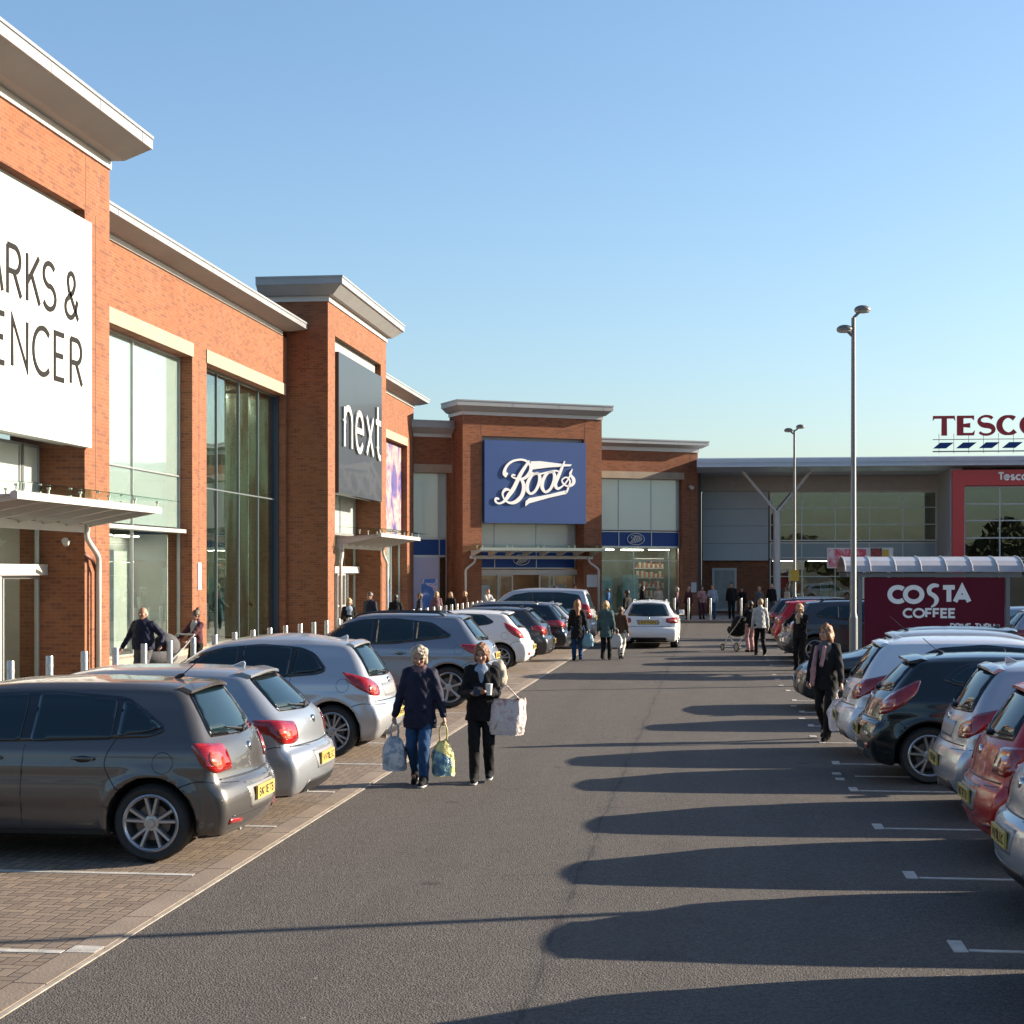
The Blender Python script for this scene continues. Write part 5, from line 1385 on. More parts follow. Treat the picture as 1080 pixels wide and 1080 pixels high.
SKIN = {'pale': mat('skin_pale', (.46, .25, .17), .55, var=.06, vscale=20), 'mid': mat('skin_mid', (.38, .19, .12), .55, var=.06, vscale=20)}
def cloth(name, col, rough=.85): return mat('cloth_' + name, col, rough, var=.22, vscale=9, bump=.8, bscale=26, spec=.2)
CL = {'navy': cloth('navy', (.010, .013, .035), .7), 'black': cloth('black', (.010, .010, .011)), 'jeans': cloth('jeans', (.020, .065, .16)), 'grey': cloth('grey', (.10, .10, .105)),
 'green': cloth('olive', (.045, .052, .035)), 'white': cloth('white', (.50, .50, .48)), 'plum': cloth('plum', (.085, .03, .04)), 'blue': cloth('blue', (.05, .12, .30)),
 'pink': cloth('pink', (.42, .24, .24)), 'brown': cloth('brown', (.10, .055, .035)), 'teal': cloth('teal', (.06, .11, .12)), 'mauve': cloth('mauve', (.16, .09, .10)), 'lblue': cloth('pale_blue', (.26, .33, .42)), 'red': cloth('red', (.30, .03, .03)), 'cream': cloth('cream', (.48, .42, .33))}
def hairm(name, col): return mat('hair_' + name, col, .5, var=.4, vscale=30, bump=1, bscale=70)
HR = {'grey': hairm('grey', (.40, .33, .25)), 'blonde': hairm('blonde', (.38, .24, .11)), 'auburn': hairm('auburn', (.24, .095, .035)), 'brown': hairm('brown', (.08, .042, .022)), 'black': hairm('black', (.018, .014, .012))}
M_eye = mat('eye_dark', (.03, .02, .015), .2); M_lip = mat('lip', (.36, .10, .085), .5); M_sole = mat('sole', (.5, .5, .48), .6)

def hand(P, w, d, n, side, curl, h, k=.006):
    """palm, four unequal bent fingers and a thumb. w wrist, d along the hand, n the side the palm faces"""
    d = nrm(d); n = nrm(n - d*(n @ d)); a = np.cross(n, d)*side      # towards the index finger
    for o in (-.024, -.008, .008, .024):
        P.append(('c', w + a*o*.7 + d*.008, w + a*o + d*.078, .0155, .0135, .008))
    fr = max(.0085, .6*h)
    for i, L in enumerate((.068, .076, .071, .056)):
        b = w + d*.080 + a*(.028 - .0185*i) - d*(.004*abs(i-1))
        c1, c2, c3 = curl*.55, curl*1.15, curl*1.6
        e1 = nrm(d*math.cos(c1) + n*math.sin(c1)); e2 = nrm(d*math.cos(c2) + n*math.sin(c2)); e3 = nrm(d*math.cos(c3) + n*math.sin(c3))
        p1 = b + e1*L*.46; p2 = p1 + e2*L*.32; p3 = p2 + e3*L*.24
        P += [('c', b - d*.012, p1, fr*1.08, fr, .003), ('c', p1, p2, fr, fr*.95, .003), ('c', p2, p3, fr*.95, fr*.85, .003)]
    t0 = w + d*.028 + a*.026; t1 = t0 + nrm(d*.55 + a*.65 + n*.25)*.036; t2 = t1 + nrm(d*.9 + a*.1 + n*(.2 + curl*.35))*.034
    P += [('c', t0, t1, .0135, fr*1.2, .006), ('c', t1, t2, fr*1.15, fr*.95, .003)]
    return w + d*.085 + n*.022

def person(x, y, rz, H, label, coat='navy', hem=.62, legs='jeans', shoes='black', hair=('short', 'grey'), skin='pale', lw=None, rw=None, lf=(0, 0), rf=(0, 0),
           h=.013, group=None, top=None, open_=0, look=0, nod=0, sole=False, scarf=None, curl=(.5, .5), dims=(0, 0), skirt=False, wide=1.0, glasses=False, hood=False, z0=0.0, name='person', cat='person', child=False, bulk=1.0):
    s = H/1.70; fem = 0 if wide > 1.02 else 1
    sw = .150*wide; P = []
    pel, chest, neck = A(0, 0, .93), A(0, 0, 1.27), A(0, -.01, 1.435)
    head = A(0, .015, 1.575)
    sh = {q: A(q*sw, -.01, 1.365) for q in (-1, 1)}
    wr = {-1: A(*(lw or (-.235, .03, .84))), 1: A(*(rw or (.235, .03, .84)))}
    el = {}
    for q in (-1, 1):
        el[q], wr[q] = ik(sh[q], wr[q], .285, .25, A(q*.5, -1, -.2))
    hip = {q: A(q*.088, 0, .90) for q in (-1, 1)}; an = {}; kn = {}
    for q, f in ((-1, lf), (1, rf)):
        kn[q], an[q] = ik(hip[q], A(q*.085, f[0], .085 + f[1]), .42, .42, A(0, 1, 0))
    cl, sl_ = math.cos(look), math.sin(look)
    def hd(px, py, pz):    # head space to body space, turned by look, bowed by nod
        py, pz = py*math.cos(nod) + pz*math.sin(nod), pz*math.cos(nod) - py*math.sin(nod)
        return head + A(px*cl - py*sl_, px*sl_ + py*cl, pz)
    # body, one surface
    P += [('c', A(0, 0, .95), A(0, 0, 1.10), .135, .115, .04, .72), ('c', A(0, 0, 1.12), A(0, 0, 1.30), .125, .135, .05, .70)]
    P += [('c', A(q*.03, -.01, 1.40), A(q*sw*.85, -.01, 1.36), .055, .052, .05) for q in (-1, 1)]
    P += [('c', neck, head - A(0, .02, .06), .055, .050, .02)]
    P += [('e', hd(0, -.008, .012), (.074, .094, .100), .02), ('e', hd(0, .022, -.052), (.054, .062, .062), .03), ('c', hd(0, .084, .005), hd(0, .104, -.030), .009, .015, .012),
          ('e', hd(0, .070, -.062), (.024, .022, .014), .01), ('e', hd(0, .058, -.098), (.026, .026, .018), .02)]
    for q in (-1, 1):
        P += [('e', hd(q*.074, -.005, -.012), (.012, .02, .030), .006), ('e', hd(q*.040, .062, -.030), (.024, .022, .022), .02)]
        P.append(('e', hd(q*.030, .098, .008), (.017, .016, .012), .01, 'sub'))
        P += [('c', sh[q], el[q], .050, .040, .03), ('c', el[q], wr[q], .039, .026, .02)]
        P += [('c', hip[q], kn[q], .080, .055, .03), ('c', kn[q], an[q] + A(0, 0, .02), .052, .036, .02), ('c', an[q], an[q] + A(0, .12, -.045), .035, .026, .02)]
    grip = {}
    for q, cu in ((-1, curl[0]), (1, curl[1])):
        d = nrm(wr[q] - el[q]); raised = d[2] > -.75
        nn = A(-q, 0, 0) if not raised else A(-q*.45, -.2, .9)
        grip[q] = hand(P, wr[q], d, nn, q if not raised else q, cu, h)
    V, Q = sdf_mesh(P, h)
    o = mesh_obj(name, V*s, Q, SKIN.get(skin, skin), None, True)
    o.location = (x, y, z0); o.rotation_euler = (0, 0, R(rz))
    tag(o, label, cat, group)
    def piece(nm, prims, m, cuts=(), wob=0, hh=None, par=None):
        V, Q = sdf_mesh(prims, hh or h, cuts, 1, wob)
        return mesh_obj(nm, V*s, Q, m, par or o, True)
    # trousers / skirt
    T = []
    for q in (-1, 1):
        T += [('c', hip[q] + A(0, -.005, .0), kn[q], .098, .072, .02), ('c', kn[q], an[q] + A(0, 0, .0), .070, .060, .02)]
    T += [('c', A(0, -.01, .93), A(0, 0, 1.04), .150, .135, .03, .74)]
    piece('trousers', T, CL[legs], [((0, 0, -1), -.055), ((0, 0, 1), 1.06)], .0035)
    # shoes
    for q in (-1, 1):
        a = an[q]; up = a[2] - .085
        tilt = -.0 if up < .03 else -.6
        toe = a + A(0, .165*math.cos(tilt), -.048 + .165*math.sin(tilt)*.6)
        sp_ = [('c', a + A(0, -.035, -.042), toe, .040, .036, .01), ('c', a + A(0, -.004, .050), a + A(0, .075, -.03), .054, .046, .02)]
        so_ = piece('shoe', sp_, CL[shoes], [((0, 0, -1), -(a[2] - .081) + (.06 if tilt else 0)), ((0, 0, 1), a[2] + .07)])
        if sole: piece('sole', [('c', a + A(0, -.035, -.062), toe + A(0, 0, -.016), .046, .042, .01)], M_sole, [((0, 0, 1), a[2] - .058), ((0, 0, -1), -(a[2] - .084))], par=so_)
    # coat
    hz = hem*1.0; C = []
    C += [('c', A(0, 0, 1.05), A(0, .0, 1.28), .160*wide*bulk, .150*wide*bulk, .03, .80), *[('c', A(q*.035, -.012, 1.395), A(q*sw*.9, -.012, 1.345), .066, .062, .05) for q in (-1, 1)]]
    C += [('c', A(0, -.003, hz), A(0, 0, 1.08), (.182 if hem < .86 else .160)*wide*bulk, .157*wide*bulk, .03, .82)]
    for q in (-1, 1):
        e = wr[q] + nrm(el[q] - wr[q])*.012
        C += [('c', sh[q] + A(0, 0, -.005), el[q], .066*bulk, .056*bulk, .04), ('c', el[q], e, .057, .044, .02)]
    C += [('c', neck + A(0, -.01, -.02), neck + A(0, -.005, .035), .072, .066, .015)]
    if hood: C += [('e', neck + A(0, -.085, -.02), (.11, .065, .06), .02), ('c', neck + A(-.09, -.02, .0), neck + A(-.045, .06, -.03), .03, .028, .015), ('c', neck + A(.09, -.02, .0), neck + A(.045, .06, -.03), .03, .028, .015)]
    if open_:
        C.append(('c', A(0, .20, 1.46), A(0, .20, 1.46 - open_), .105, .045, .008, 'sub'))
    if h < .01: C += [('c', A(q*.07, .135*bulk, hem + .22), A(q*.12, .115*bulk, hem + .23), .012, .012, .01) for q in (-1, 1)]
    C.append(('e', neck + A(0, .035, .06), (.052, .055, .06), .01, 'sub'))
    piece('coat', C, CL[coat], [((0, 0, -1), -hz)], .0045)
    if top or open_:
        piece('jumper', [('c', A(0, .012, 1.0), A(0, .012, 1.33), .137*wide, .130*wide, .03, .85), ('c', neck + A(0, .01, -.05), neck + A(0, .01, .012), .068, .058, .02)], CL[top or 'white'], [((0, 0, -1), -.9)], .003)
    if scarf: piece('scarf', [('c', neck + A(-.055, .02, .0), neck + A(.055, .02, .0), .040, .040, .02), ('c', neck + A(-.05, .05, -.01), neck + A(.0, .105, -.10), .035, .03, .02), ('c', neck + A(.05, .05, -.01), neck + A(.0, .105, -.13), .035, .03, .02), ('c', neck + A(-.05, -.04, .0), neck + A(.05, -.04, .0), .042, .042, .02)], CL[scarf], wob=.0015)
    # hair
    st, hc = hair; K = []
    if st != 'bald':
        K.append(('e', hd(0, -.016, .024), (.086, .106, .106), .02))
        if st in ('bob', 'long', 'curly'):
            for q in (-1, 1): K.append(('c', hd(q*.066, -.005, .03), hd(q*.074, .005, -.075), .036, .030, .02))
            K.append(('c', hd(0, -.07, .0), hd(0, -.065, -.075), .070, .060, .03))
        if st == 'long':
            for q in (-1, 1): K.append(('c', hd(q*.06, -.02, -.06), A(q*.085, -.045, 1.33), .045, .03, .03))
            K.append(('c', hd(0, -.07, -.05), A(0, -.10, 1.28), .075, .05, .03))
        if st == 'curly': K += [('e', hd(q*.055, -.03, .055), (.055, .07, .06), .02) for q in (-1, 1)]
        if st in ('curly', 'bob', 'long'):
            rr_ = random.Random(int(abs(x)*100) + 3)
            for _ in range((120 if st == 'curly' else 60) if h < .01 else 16):
                a_, b_ = rr_.uniform(0, 6.28), rr_.uniform(-.35 if st == 'curly' else -.6, 1.5)
                c_ = hd(.082*math.cos(a_)*math.cos(b_), -.016 + .10*math.sin(a_)*math.cos(b_), .022 + .102*math.sin(b_))
                if st == 'curly': K.append(('e', c_, (.017, .017, .015), .010))
                else: K.append(('c', c_, c_ + A(rr_.uniform(-.01, .01), rr_.uniform(-.01, .01), -rr_.uniform(.03, .07)), .016, .010, .008))
        if st == 'bun': K.append(('e', hd(0, -.06, .135), (.045, .045, .04), .01))
        K.append(('e', hd(.006, .118, -.020), (.068, .078, .102), .014, 'sub'))
        piece('hair', K, HR[hc], (), .004 if st in ('curly', 'bob', 'long') else .002, min(h, .010))
    elif hc: piece('hair', [('e', hd(0, -.025, -.015), (.081, .092, .070), .01), ('e', hd(0, .11, .02), (.10, .11, .14), .01, 'sub'), ('e', hd(0, -.01, .09), (.07, .1, .075), .01, 'sub')], HR[hc])
    if h <= .0095:
        for q in (-1, 1):
            piece('eye', [('e', hd(q*.030, .078, .006), (.014, .012, .009), .002)], M_eye, hh=.0035)
            piece('eyebrow', [('c', hd(q*.016, .087, .026), hd(q*.044, .078, .028), .004, .0035, .002)], HR[hc] if hc else M_eye, hh=.0035)
        piece('lips', [('c', hd(-.018, .083, -.058), hd(.018, .083, -.058), .006, .006, .004), ('e', hd(0, .087, -.060), (.014, .008, .008), .003)], M_lip, hh=.0035)
    if glasses:
        g = MB()
        for q in (-1, 1):
            c = hd(q*.033, .104, .008); g.add([tuple((c + A((.026*math.cos(t))*cl, .026*math.cos(t)*sl_, .019*math.sin(t)))*s) for t in np.linspace(0, 2*math.pi, 13)[:-1]], [tuple(range(12))])
            g.tube([tuple(hd(q*.058, .09, .012)*s), tuple(hd(q*.078, -.01, .008)*s)], .003, 5)
        g.tube([tuple(hd(-.01, .106, .012)*s), tuple(hd(.01, .106, .012)*s)], .003, 5)
        g.build('glasses', [M_gtrim], o)
    rot = Matrix.Rotation(R(rz), 3, 'Z')
    o_grip = {q: Vector((x, y, z0)) + rot @ Vector(tuple(grip[q]*s)) for q in (-1, 1)}
    o_side = {q: rot @ Vector((1, 0, 0)) for q in (-1, 1)}
    return o, o_grip, rot

def mat_bag(name, c1, c2, scale=7, lo=.48, hi=.54):
    t = NT(name); n = t.noise(t.coord(), scale, 3, .6, .8)
    t.link(t.ramp(n, [(lo, c1), (hi, c2)]), t.p.inputs['Base Color']); t.p.inputs['Roughness'].default_value = .35
    t.bump(t.noise(t.coord(), 14, 4, .7), .9, .03); return t.m
def mat_panel_bag(name, c1, c2):
    t = NT(name); x, y, z = t.sep(t.coord()); n = t.noise(t.coord(), 9, 3, .6)
    m = t.math('MULTIPLY', t.math('LESS_THAN', t.math('ADD', t.math('ABSOLUTE', t.math('ADD', x, .02)), t.math('MULTIPLY', n, .04)), .12), t.math('LESS_THAN', t.math('ADD', z, t.math('MULTIPLY', x, .6)), -.34))
    m = t.math('MULTIPLY', m, t.math('GREATER_THAN', z, -.575))
    t.link(t.mix(m, c1, t.mix(t.ramp(n, [(.45, 0), (.6, 1)]), c2, (.25, .42, .38))), t.p.inputs['Base Color']); t.p.inputs['Roughness'].default_value = .32
    t.bump(t.noise(t.coord(), 14, 4, .7), .9, .03); return t.m
def bag(grip, w, d, h, m, label, rz=0, cat='shopping bag', group=None, drop=.13, name='carrier_bag', seed=1, hm=None, pinch=.35):
    """soft carrier bag hanging by two loops from the hand"""
    r = random.Random(seed); nu, nv = 28, 14; V = []; F = []
    for j in range(nv):
        t = j/(nv - 1); z = -drop - h*t
        ww = w/2*(pinch + (1 - pinch)*min(1, t*2.2)**.6)*(1 - .06*t); dd = d/2*(.25 + .75*min(1, t*1.6)**.7)
        if t > .93: ww *= .93; dd *= .9
        for i in range(nu):
            a = 2*math.pi*i/nu; ca, sa = math.cos(a), math.sin(a)
            px = ww*math.copysign(abs(ca)**.55, ca); py = dd*math.copysign(abs(sa)**.7, sa)
            k = 1 + (.05 + .08*(1-t))*math.sin(7*a + 3*t + seed) + (.06*math.sin(11*a - 9*t + seed*2) + .04*math.sin(14*t + 3*a))*(1.15 - pinch) + r.uniform(-.02, .02)
            V.append((px*k, py*k, z + .008*math.sin(3*a + seed)))
    for j in range(nv - 1):
        for i in range(nu): F.append((j*nu + i, (j+1)*nu + i, (j+1)*nu + (i+1) % nu, j*nu + (i+1) % nu))
    F.append(tuple(range((nv-1)*nu, nv*nu))); F.append(tuple(range(nu))[::-1])
    root = empty(name, tuple(grip), R(rz)); tag(root, label, cat, group)
    mesh_obj('bag_body', V, F, m, root, True)
    for q in (-1, 1):
        yy = q*d*.12
        pts = catmull([(-w*.5*pinch*.8, yy, -drop - .012), (-w*.17, yy*.6, -drop*.45), (-.012, yy*.2, .004), (.012, yy*.2, .004), (w*.17, yy*.6, -drop*.45), (w*.5*pinch*.8, yy, -drop - .012)], 4)
        MB().tube(pts, .007, 6).build('bag_handle', [hm or m], root, smooth=True)
    return root

def pram(x, y, rz, label, fab, z0=0):
    root = empty('pram', (x, y, z0), R(rz)); tag(root, label, 'pram')
    f = MB()
    for q in (-.25, .25):
        f.tube([(q, -.62, 1.02), (q, -.35, .78), (q, .1, .45), (q, .42, .12)], .014, 8)
        f.tube([(q, .1, .45), (q, -.38, .12)], .014, 8); f.tube([(q, -.02, .36), (q, .30, .36)], .011, 6)
    f.tube([(-.25, -.62, 1.02), (.25, -.62, 1.02)], .018, 8); f.tube([(-.25, .42, .12), (.25, .42, .12)], .010, 6); f.tube([(-.25, -.38, .12), (.25, -.38, .12)], .010, 6)
    f.build('frame', [M_alu], root)
    V, Q = sdf_mesh([('e', A(0, .05, .62), (.23, .42, .20), .03), ('e', A(0, .05, .82), (.19, .36, .20), .03, 'sub')], .02)
    mesh_obj('seat', V, Q, fab, root, True)
    V, Q = sdf_mesh([('e', A(0, -.12, .76), (.25, .30, .30), .02), ('e', A(0, .12, .72), (.22, .36, .26), .02, 'sub')], .018, [((0, 0, -1), -.66)])
    mesh_obj('hood', V, Q, fab, root, True)
    for q in (-.27, .27):
        for yy, r in ((.42, .10), (-.38, .13)):
            w_ = MB().lathe([(r-.025, -.02), (r, -.02), (r+.008, 0), (r, .02), (r-.025, .02)], 24, 'x', (q, yy, r+.008), close=True)
            wo = w_.build('wheel', [M_tyre], root, smooth=True)
            MB().lathe([(0, -.012), (r-.024, -.012), (r-.024, .012), (0, .012)], 16, 'x', (q, yy, r+.008)).build('rim', [M_alu], wo)
    return root
# ------------------------------------------------------------------ placing the cars
PT = {
 'taupe': paint('paint_taupe_grey', (.115, .108, .105), .6, .3), 'silverblue': paint('paint_silver_blue', (.40, .43, .47), .6, .3),
 'silver': paint('paint_silver', (.52, .53, .55), .6, .3), 'greyblue': paint('paint_grey_blue', (.24, .27, .32), .6, .3),
 'wsilver': paint('paint_white_silver', (.72, .75, .80), .25, .3), 'white': paint('paint_white', (.78, .78, .78), 0, .3), 'dgrey': paint('paint_dark_grey', (.055, .06, .068), .5, .3),
 'dnavy': paint('paint_midnight', (.012, .020, .032), .4, .25), 'black': paint('paint_black_green', (.006, .011, .013), .3, .2),
 'red': paint('paint_red', (.46, .004, .006), .1, .25), 'lblue': paint('paint_light_blue', (.34, .42, .50), .6, .3), 'maroon': paint('paint_maroon', (.12, .012, .02), .3, .3)}
NCAR = {}
def put(key, pc, side, rear_x, yc, label, cat='car', group=None, name='parked_car', front=False, ang=0):
    """side 'L': tail towards the lane from the left row; 'R': tail towards the lane from the right row"""
    k = (key, pc)
    if k in NCAR: root = dup(NCAR[k])
    else: root = make_car(key, SP[key], PT[pc]); NCAR[k] = root
    root.name = name
    L = SP[key]['shape']['L']
    rz = {'L': math.pi, 'R': 0, 'A': math.pi/2}[side]
    if front: rz += math.pi
    rz += R(ang)
    x0 = rear_x
    if front: x0 = rear_x + (L if side == 'R' else -L)
    root.location = (x0, yc, .012 if side == 'L' and yc < 75 else .002); root.rotation_euler = (0, 0, rz)
    tag(root, label, cat, group)
    return root
GLft, GRt, GFar = 'cars parked nose-in to the shop pavement', 'cars parked along the right side of the lane', 'cars in the bays beyond the trolley shelter'
put('supermini', 'taupe', 'L', -3.74, 13.72, 'dark taupe grey hatchback parked nearest on the left, aerial on its roof', group=GLft)
put('compact', 'silverblue', 'L', -3.76, 16.12, 'pale silver blue hatchback beside the dark taupe one at the front left', group=GLft)
mp = put('small_mpv', 'silver', 'L', -4.0, 21.27, 'rounded silver small people carrier whose round fuel flap faces the camera', group=GLft)
mp.scale = (.93, 1, 1)
put('crossover', 'greyblue', 'L', -3.60, 29.0, 'grey blue crossover with roof rails behind the two women shoppers', group=GLft)
put('raked_hatch', 'white', 'L', -4.15, 39.5, 'white sporty hatchback beyond the grey blue crossover', group=GLft)
put('compact', 'dgrey', 'L', -4.05, 43.6, 'dark grey hatchback just beyond the white one', group=GLft)
put('estate', 'dnavy', 'L', -3.9, 47.6, 'midnight blue estate car parked before the pale people carrier', group=GLft)
put('compact', 'silver', 'L', -3.9, 50.6, 'silver hatchback half hidden beside the midnight blue estate', group=GLft)
put('people_carrier', 'silver', 'L', -3.55, 53.6, 'tall silver people carrier at the far end of the left row', group=GLft)
put('estate', 'white', 'A', -1.85, 50.8, 'white car driving away down the middle of the lane', name='moving_car')
put('compact', 'silver', 'R', 2.0, 11.85, 'silver car cut off by the right edge of the photo', group=GRt)
put('supermini', 'red', 'R', 2.12, 14.25, 'bright red hatchback at the right edge between two silver cars', group=GRt)
put('small_mpv', 'silver', 'R', 2.2, 16.75, 'silver hatchback between the bright red car and the black hatchback', group=GRt)
put('raked_hatch', 'black', 'R', 1.68, 19.55, 'black hatchback with high red tail light and a tailgate spoiler', group=GRt)
wh = put('tall_hatch', 'wsilver', 'R', 1.62, 21.9, 'white silver car beyond the black hatchback on the right', group=GRt)
wh.scale = (1, 1, .955)
put('compact', 'dgrey', 'R', 1.45, 29.2, 'dark car parked nose to the lane behind the woman walking right', group=GRt, front=True)
put('supermini', 'silver', 'R', 2.3, 26.4, 'small silver car half hidden behind the white silver car', group=GRt)
put('crossover', 'dgrey', 'R', 1.85, 43.6, 'dark grey crossover beside the person eating left of the trolley shelter', group=GRt)
put('compact', 'silverblue', 'R', 1.85, 46.2, 'silver blue hatchback beyond the dark crossover in the far right bays', group=GRt)
put('supermini', 'red', 'R', 1.95, 53.3, 'small red car beside the person in a white jumper', group=GRt)
put('estate', 'dnavy', 'R', 1.85, 58.2, 'midnight blue estate farthest along the right row', group=GRt)
put('compact', 'lblue', 'R', 7.2, 46.5, 'light blue hatchback right of the trolley shelter, farthest of that group', group=GFar)
put('estate', 'silver', 'R', 7.0, 41.8, 'silver estate right of the trolley shelter panel', group=GFar)
put('supermini', 'maroon', 'R', 6.85, 36.9, 'maroon hatchback low at the right end of the trolley shelter', group=GFar)
# bays just outside the picture: their shadows cross the foreground
put('crossover', 'silver', 'R', 1.8, 9.3, 'silver crossover just outside the right edge, its shadow across the lane', group=GRt)
put('compact', 'silverblue', 'R', 1.8, 6.9, 'silver blue hatchback outside the right edge casting the nearest shadow', group=GRt)
# ------------------------------------------------------------------ shoppers
PV = .11      # top of the pavement
# the two women walking towards the camera
o, g, rot = person(-3.17, 18.05, 176, 1.53, 'older woman in a navy coat and blue jeans carrying a bag in each hand', 'navy', .70, 'jeans', 'black', ('curly', 'grey'), bulk=1.16, lw=(-.32, .03, .80), rw=(.32, .05, .80),
                   lf=(.14, .0), rf=(-.16, .05), h=.0075, top='mauve', open_=.10, scarf='mauve', nod=.42, look=.10, hood=True, sole=True, curl=(1.25, 1.25))
bag(g[1], .27, .15, .37, mat_bag('bag_blue_grey', (.20, .27, .33), (.48, .51, .52), 11, .40, .58), 'crinkled blue grey carrier bag in the older woman\'s hand nearer the parked cars', -12, seed=3, drop=.16)
bag(g[-1], .25, .13, .38, mat_panel_bag('bag_yellow', (.62, .56, .20), (.05, .14, .22)), 'yellow and blue carrier bag between the two walking women', 20, seed=5, drop=.20, hm=mat('bag_yellow_plain', (.66, .60, .16), .4))
o, g, rot = person(-2.52, 18.35, 184, 1.55, 'woman with auburn hair in an open black jacket looking at the phone in her hands', 'black', .76, 'black', 'black', ('bob', 'auburn'), bulk=1.12, lw=(-.06, .27, 1.12), rw=(.10, .27, 1.10),
                   lf=(-.10, .03), rf=(.14, .0), h=.0075, top='lblue', open_=.52, nod=.30, look=-.12, sole=True, curl=(1.0, 1.0), glasses=False)
ph = MB().box(-.036, .036, -.07, .07, -.004, .004).build('phone', [M_gtrim]); ph.location = g[1] + Vector((.02, -.03, .02)); ph.rotation_euler = (R(-40), 0, R(184)); tag(ph, 'dark phone held by the woman with auburn hair', 'phone')
cup = MB().lathe([(0, 0), (.028, 0), (.038, .11), (.041, .112), (.041, .122), (.03, .126), (0, .126)], 20, 'z').build('paper_cup', [M_sw], smooth=False, auto=40); cup.location = g[-1] + Vector((.09, -.02, -.05)); tag(cup, 'white takeaway cup held against the black jacket', 'cup')
tb = bag((-2.25, 18.32, 1.08), .44, .20, .40, mat_bag('bag_pink_white', (.50, .43, .40), (.34, .20, .18), 5, .52, .64), 'big pale pink shopping bag hung from the arm of the woman with auburn hair', 8, cat='shopping bag', seed=8, name='tote_bag', pinch=.9, drop=.14)
fur = sdf_mesh([('e', A(0, 0, 0), (.08, .08, .10), .02), ('e', A(.03, -.01, -.11), (.065, .06, .10), .03)], .012, (), 1, .008)
fo = mesh_obj('folded_coat', fur[0], fur[1], CL['cream'], None, True); fo.location = (-2.34, 18.42, 1.27); tag(fo, 'cream fleecy coat slung over the shoulder of the woman with auburn hair', 'coat')
# bald man and the woman with the pram on the pavement
person(-10.02, 28.6, 165, 1.62, 'bald man in a dark navy fleece walking on the pavement by the shop window', 'navy', .90, 'grey', 'black', ('bald', 'grey'), 'mid', lw=(-.42, .05, .98), rw=(.44, .05, .93), lf=(.1, 0), rf=(-.1, .03), h=.009, wide=1.22, bulk=1.12, z0=PV)
o, g, rot = person(-10.0, 31.6, 150, 1.50, 'woman in a plum jacket with her hair up pushing a pram', 'plum', .88, 'black', 'black', ('bun', 'brown'), lw=(-.16, .40, 1.02), rw=(.16, .40, 1.02), h=.009, top='white', open_=.30, look=-.3, curl=(1.2, 1.2), z0=PV)
pram(-10.42, 30.75, 150, 'grey pram pushed by the woman in a plum jacket', CL['grey'], PV)
# people further along the pavement on the left
pl = [(-9.8, 44.6, 200, 1.62, 'blonde woman in a black coat by the slate signed store entrance', 'black', 'black', ('bob', 'blonde'), 1.0, False, dict(top='lblue', open_=.3, rw=(.12, .28, 1.05))),
 (-9.65, 46.7, 150, 1.76, 'man in sunglasses and a navy jumper in front of the brick pier', 'navy', 'black', ('short', 'brown'), 1.15, True, {}),
 (-9.85, 51.7, 10, 1.62, 'person in a black jacket seen from behind beside the white downpipe', 'black', 'grey', ('short', 'black'), 1.12, False, {}),
 (-9.95, 56.6, 100, 1.60, 'woman in a dark blue jacket left of the star poster', 'navy', 'black', ('bob', 'brown'), 1.0, False, {}),
 (-9.85, 59.6, 200, 1.62, 'woman in a mauve top in front of the star poster', 'mauve', 'jeans', ('long', 'blonde'), 1.0, False, {}),
 (-9.8, 62.6, 170, 1.56, 'woman with long pale hair and a black top right of the star poster', 'black', 'black', ('long', 'blonde'), 1.0, False, {}),
 (-9.7, 65.6, 120, 1.55, 'woman in a brown jacket left of the angled store entrance', 'brown', 'jeans', ('bob', 'blonde'), 1.0, False, {}),
 (-9.3, 69.6, 215, 1.60, 'person in a white top pushing a pushchair before the angled store', 'white', 'navy', ('short', 'auburn'), 1.0, False, dict(lw=(-.16,.4,1.0), rw=(.16,.4,1.0))),
 (-8.5, 74.2, 20, 1.66, 'person in a blue jacket walking into the angled store', 'blue', 'black', ('short', 'brown'), 1.0, False, dict(lf=(.15, 0), rf=(-.15, .04)))]
for (x, y, rz, H, lab, ct, lg, hr, wd, gl, kw) in pl:
    person(x, y, rz, H - .09, lab, ct, .86 if wd > 1.05 else .80, lg, 'black', hr, wide=wd, glasses=gl, h=.014, z0=PV if y < 74 or y > 76.5 else 0, group='shoppers along the left pavement', **kw)
pram(-9.05, 69.0, 215, 'pale pushchair before the angled store', CL['white'], PV)
# back-turned group in the lane
person(-3.45, 43.6, 8, 1.62, 'woman in a long black coat seen from behind beside the midnight blue estate', 'black', .62, 'jeans', 'black', ('long', 'auburn'), h=.012, lf=(.08, 0), rf=(-.1, .03), rw=(.26, .0, .84), group='group walking away in the lane')
b_ = bag((-3.18, 43.6, .86), .30, .16, .34, mat('bag_pale_blue', (.14, .30, .38), .4), 'teal bag carried by the woman in the long black coat', 0, seed=9)
person(-2.72, 44.0, -6, 1.58, 'blonde woman in a grey green coat seen from behind in the lane', 'teal', .66, 'black', 'black', ('bob', 'blonde'), h=.012, lf=(-.08, .02), rf=(.1, 0), group='group walking away in the lane')
person(-2.36, 44.6, -12, 1.42, 'smaller person in pale trousers walking away beside the blonde woman', 'brown', .84, 'white', 'black', ('short', 'brown'), h=.014, lf=(.2, 0), rf=(-.22, .06), group='group walking away in the lane')
bag((-2.45, 44.0, .84), .32, .16, .36, mat('bag_white', (.52, .52, .50), .4), 'white carrier bag between the blonde woman and the smaller person', 0, seed=11)
person(-4.7, 62.4, 190, 1.66, 'fair haired person whose head shows above the tall silver people carrier', 'navy', .86, 'black', 'black', ('short', 'blonde'), h=.016)
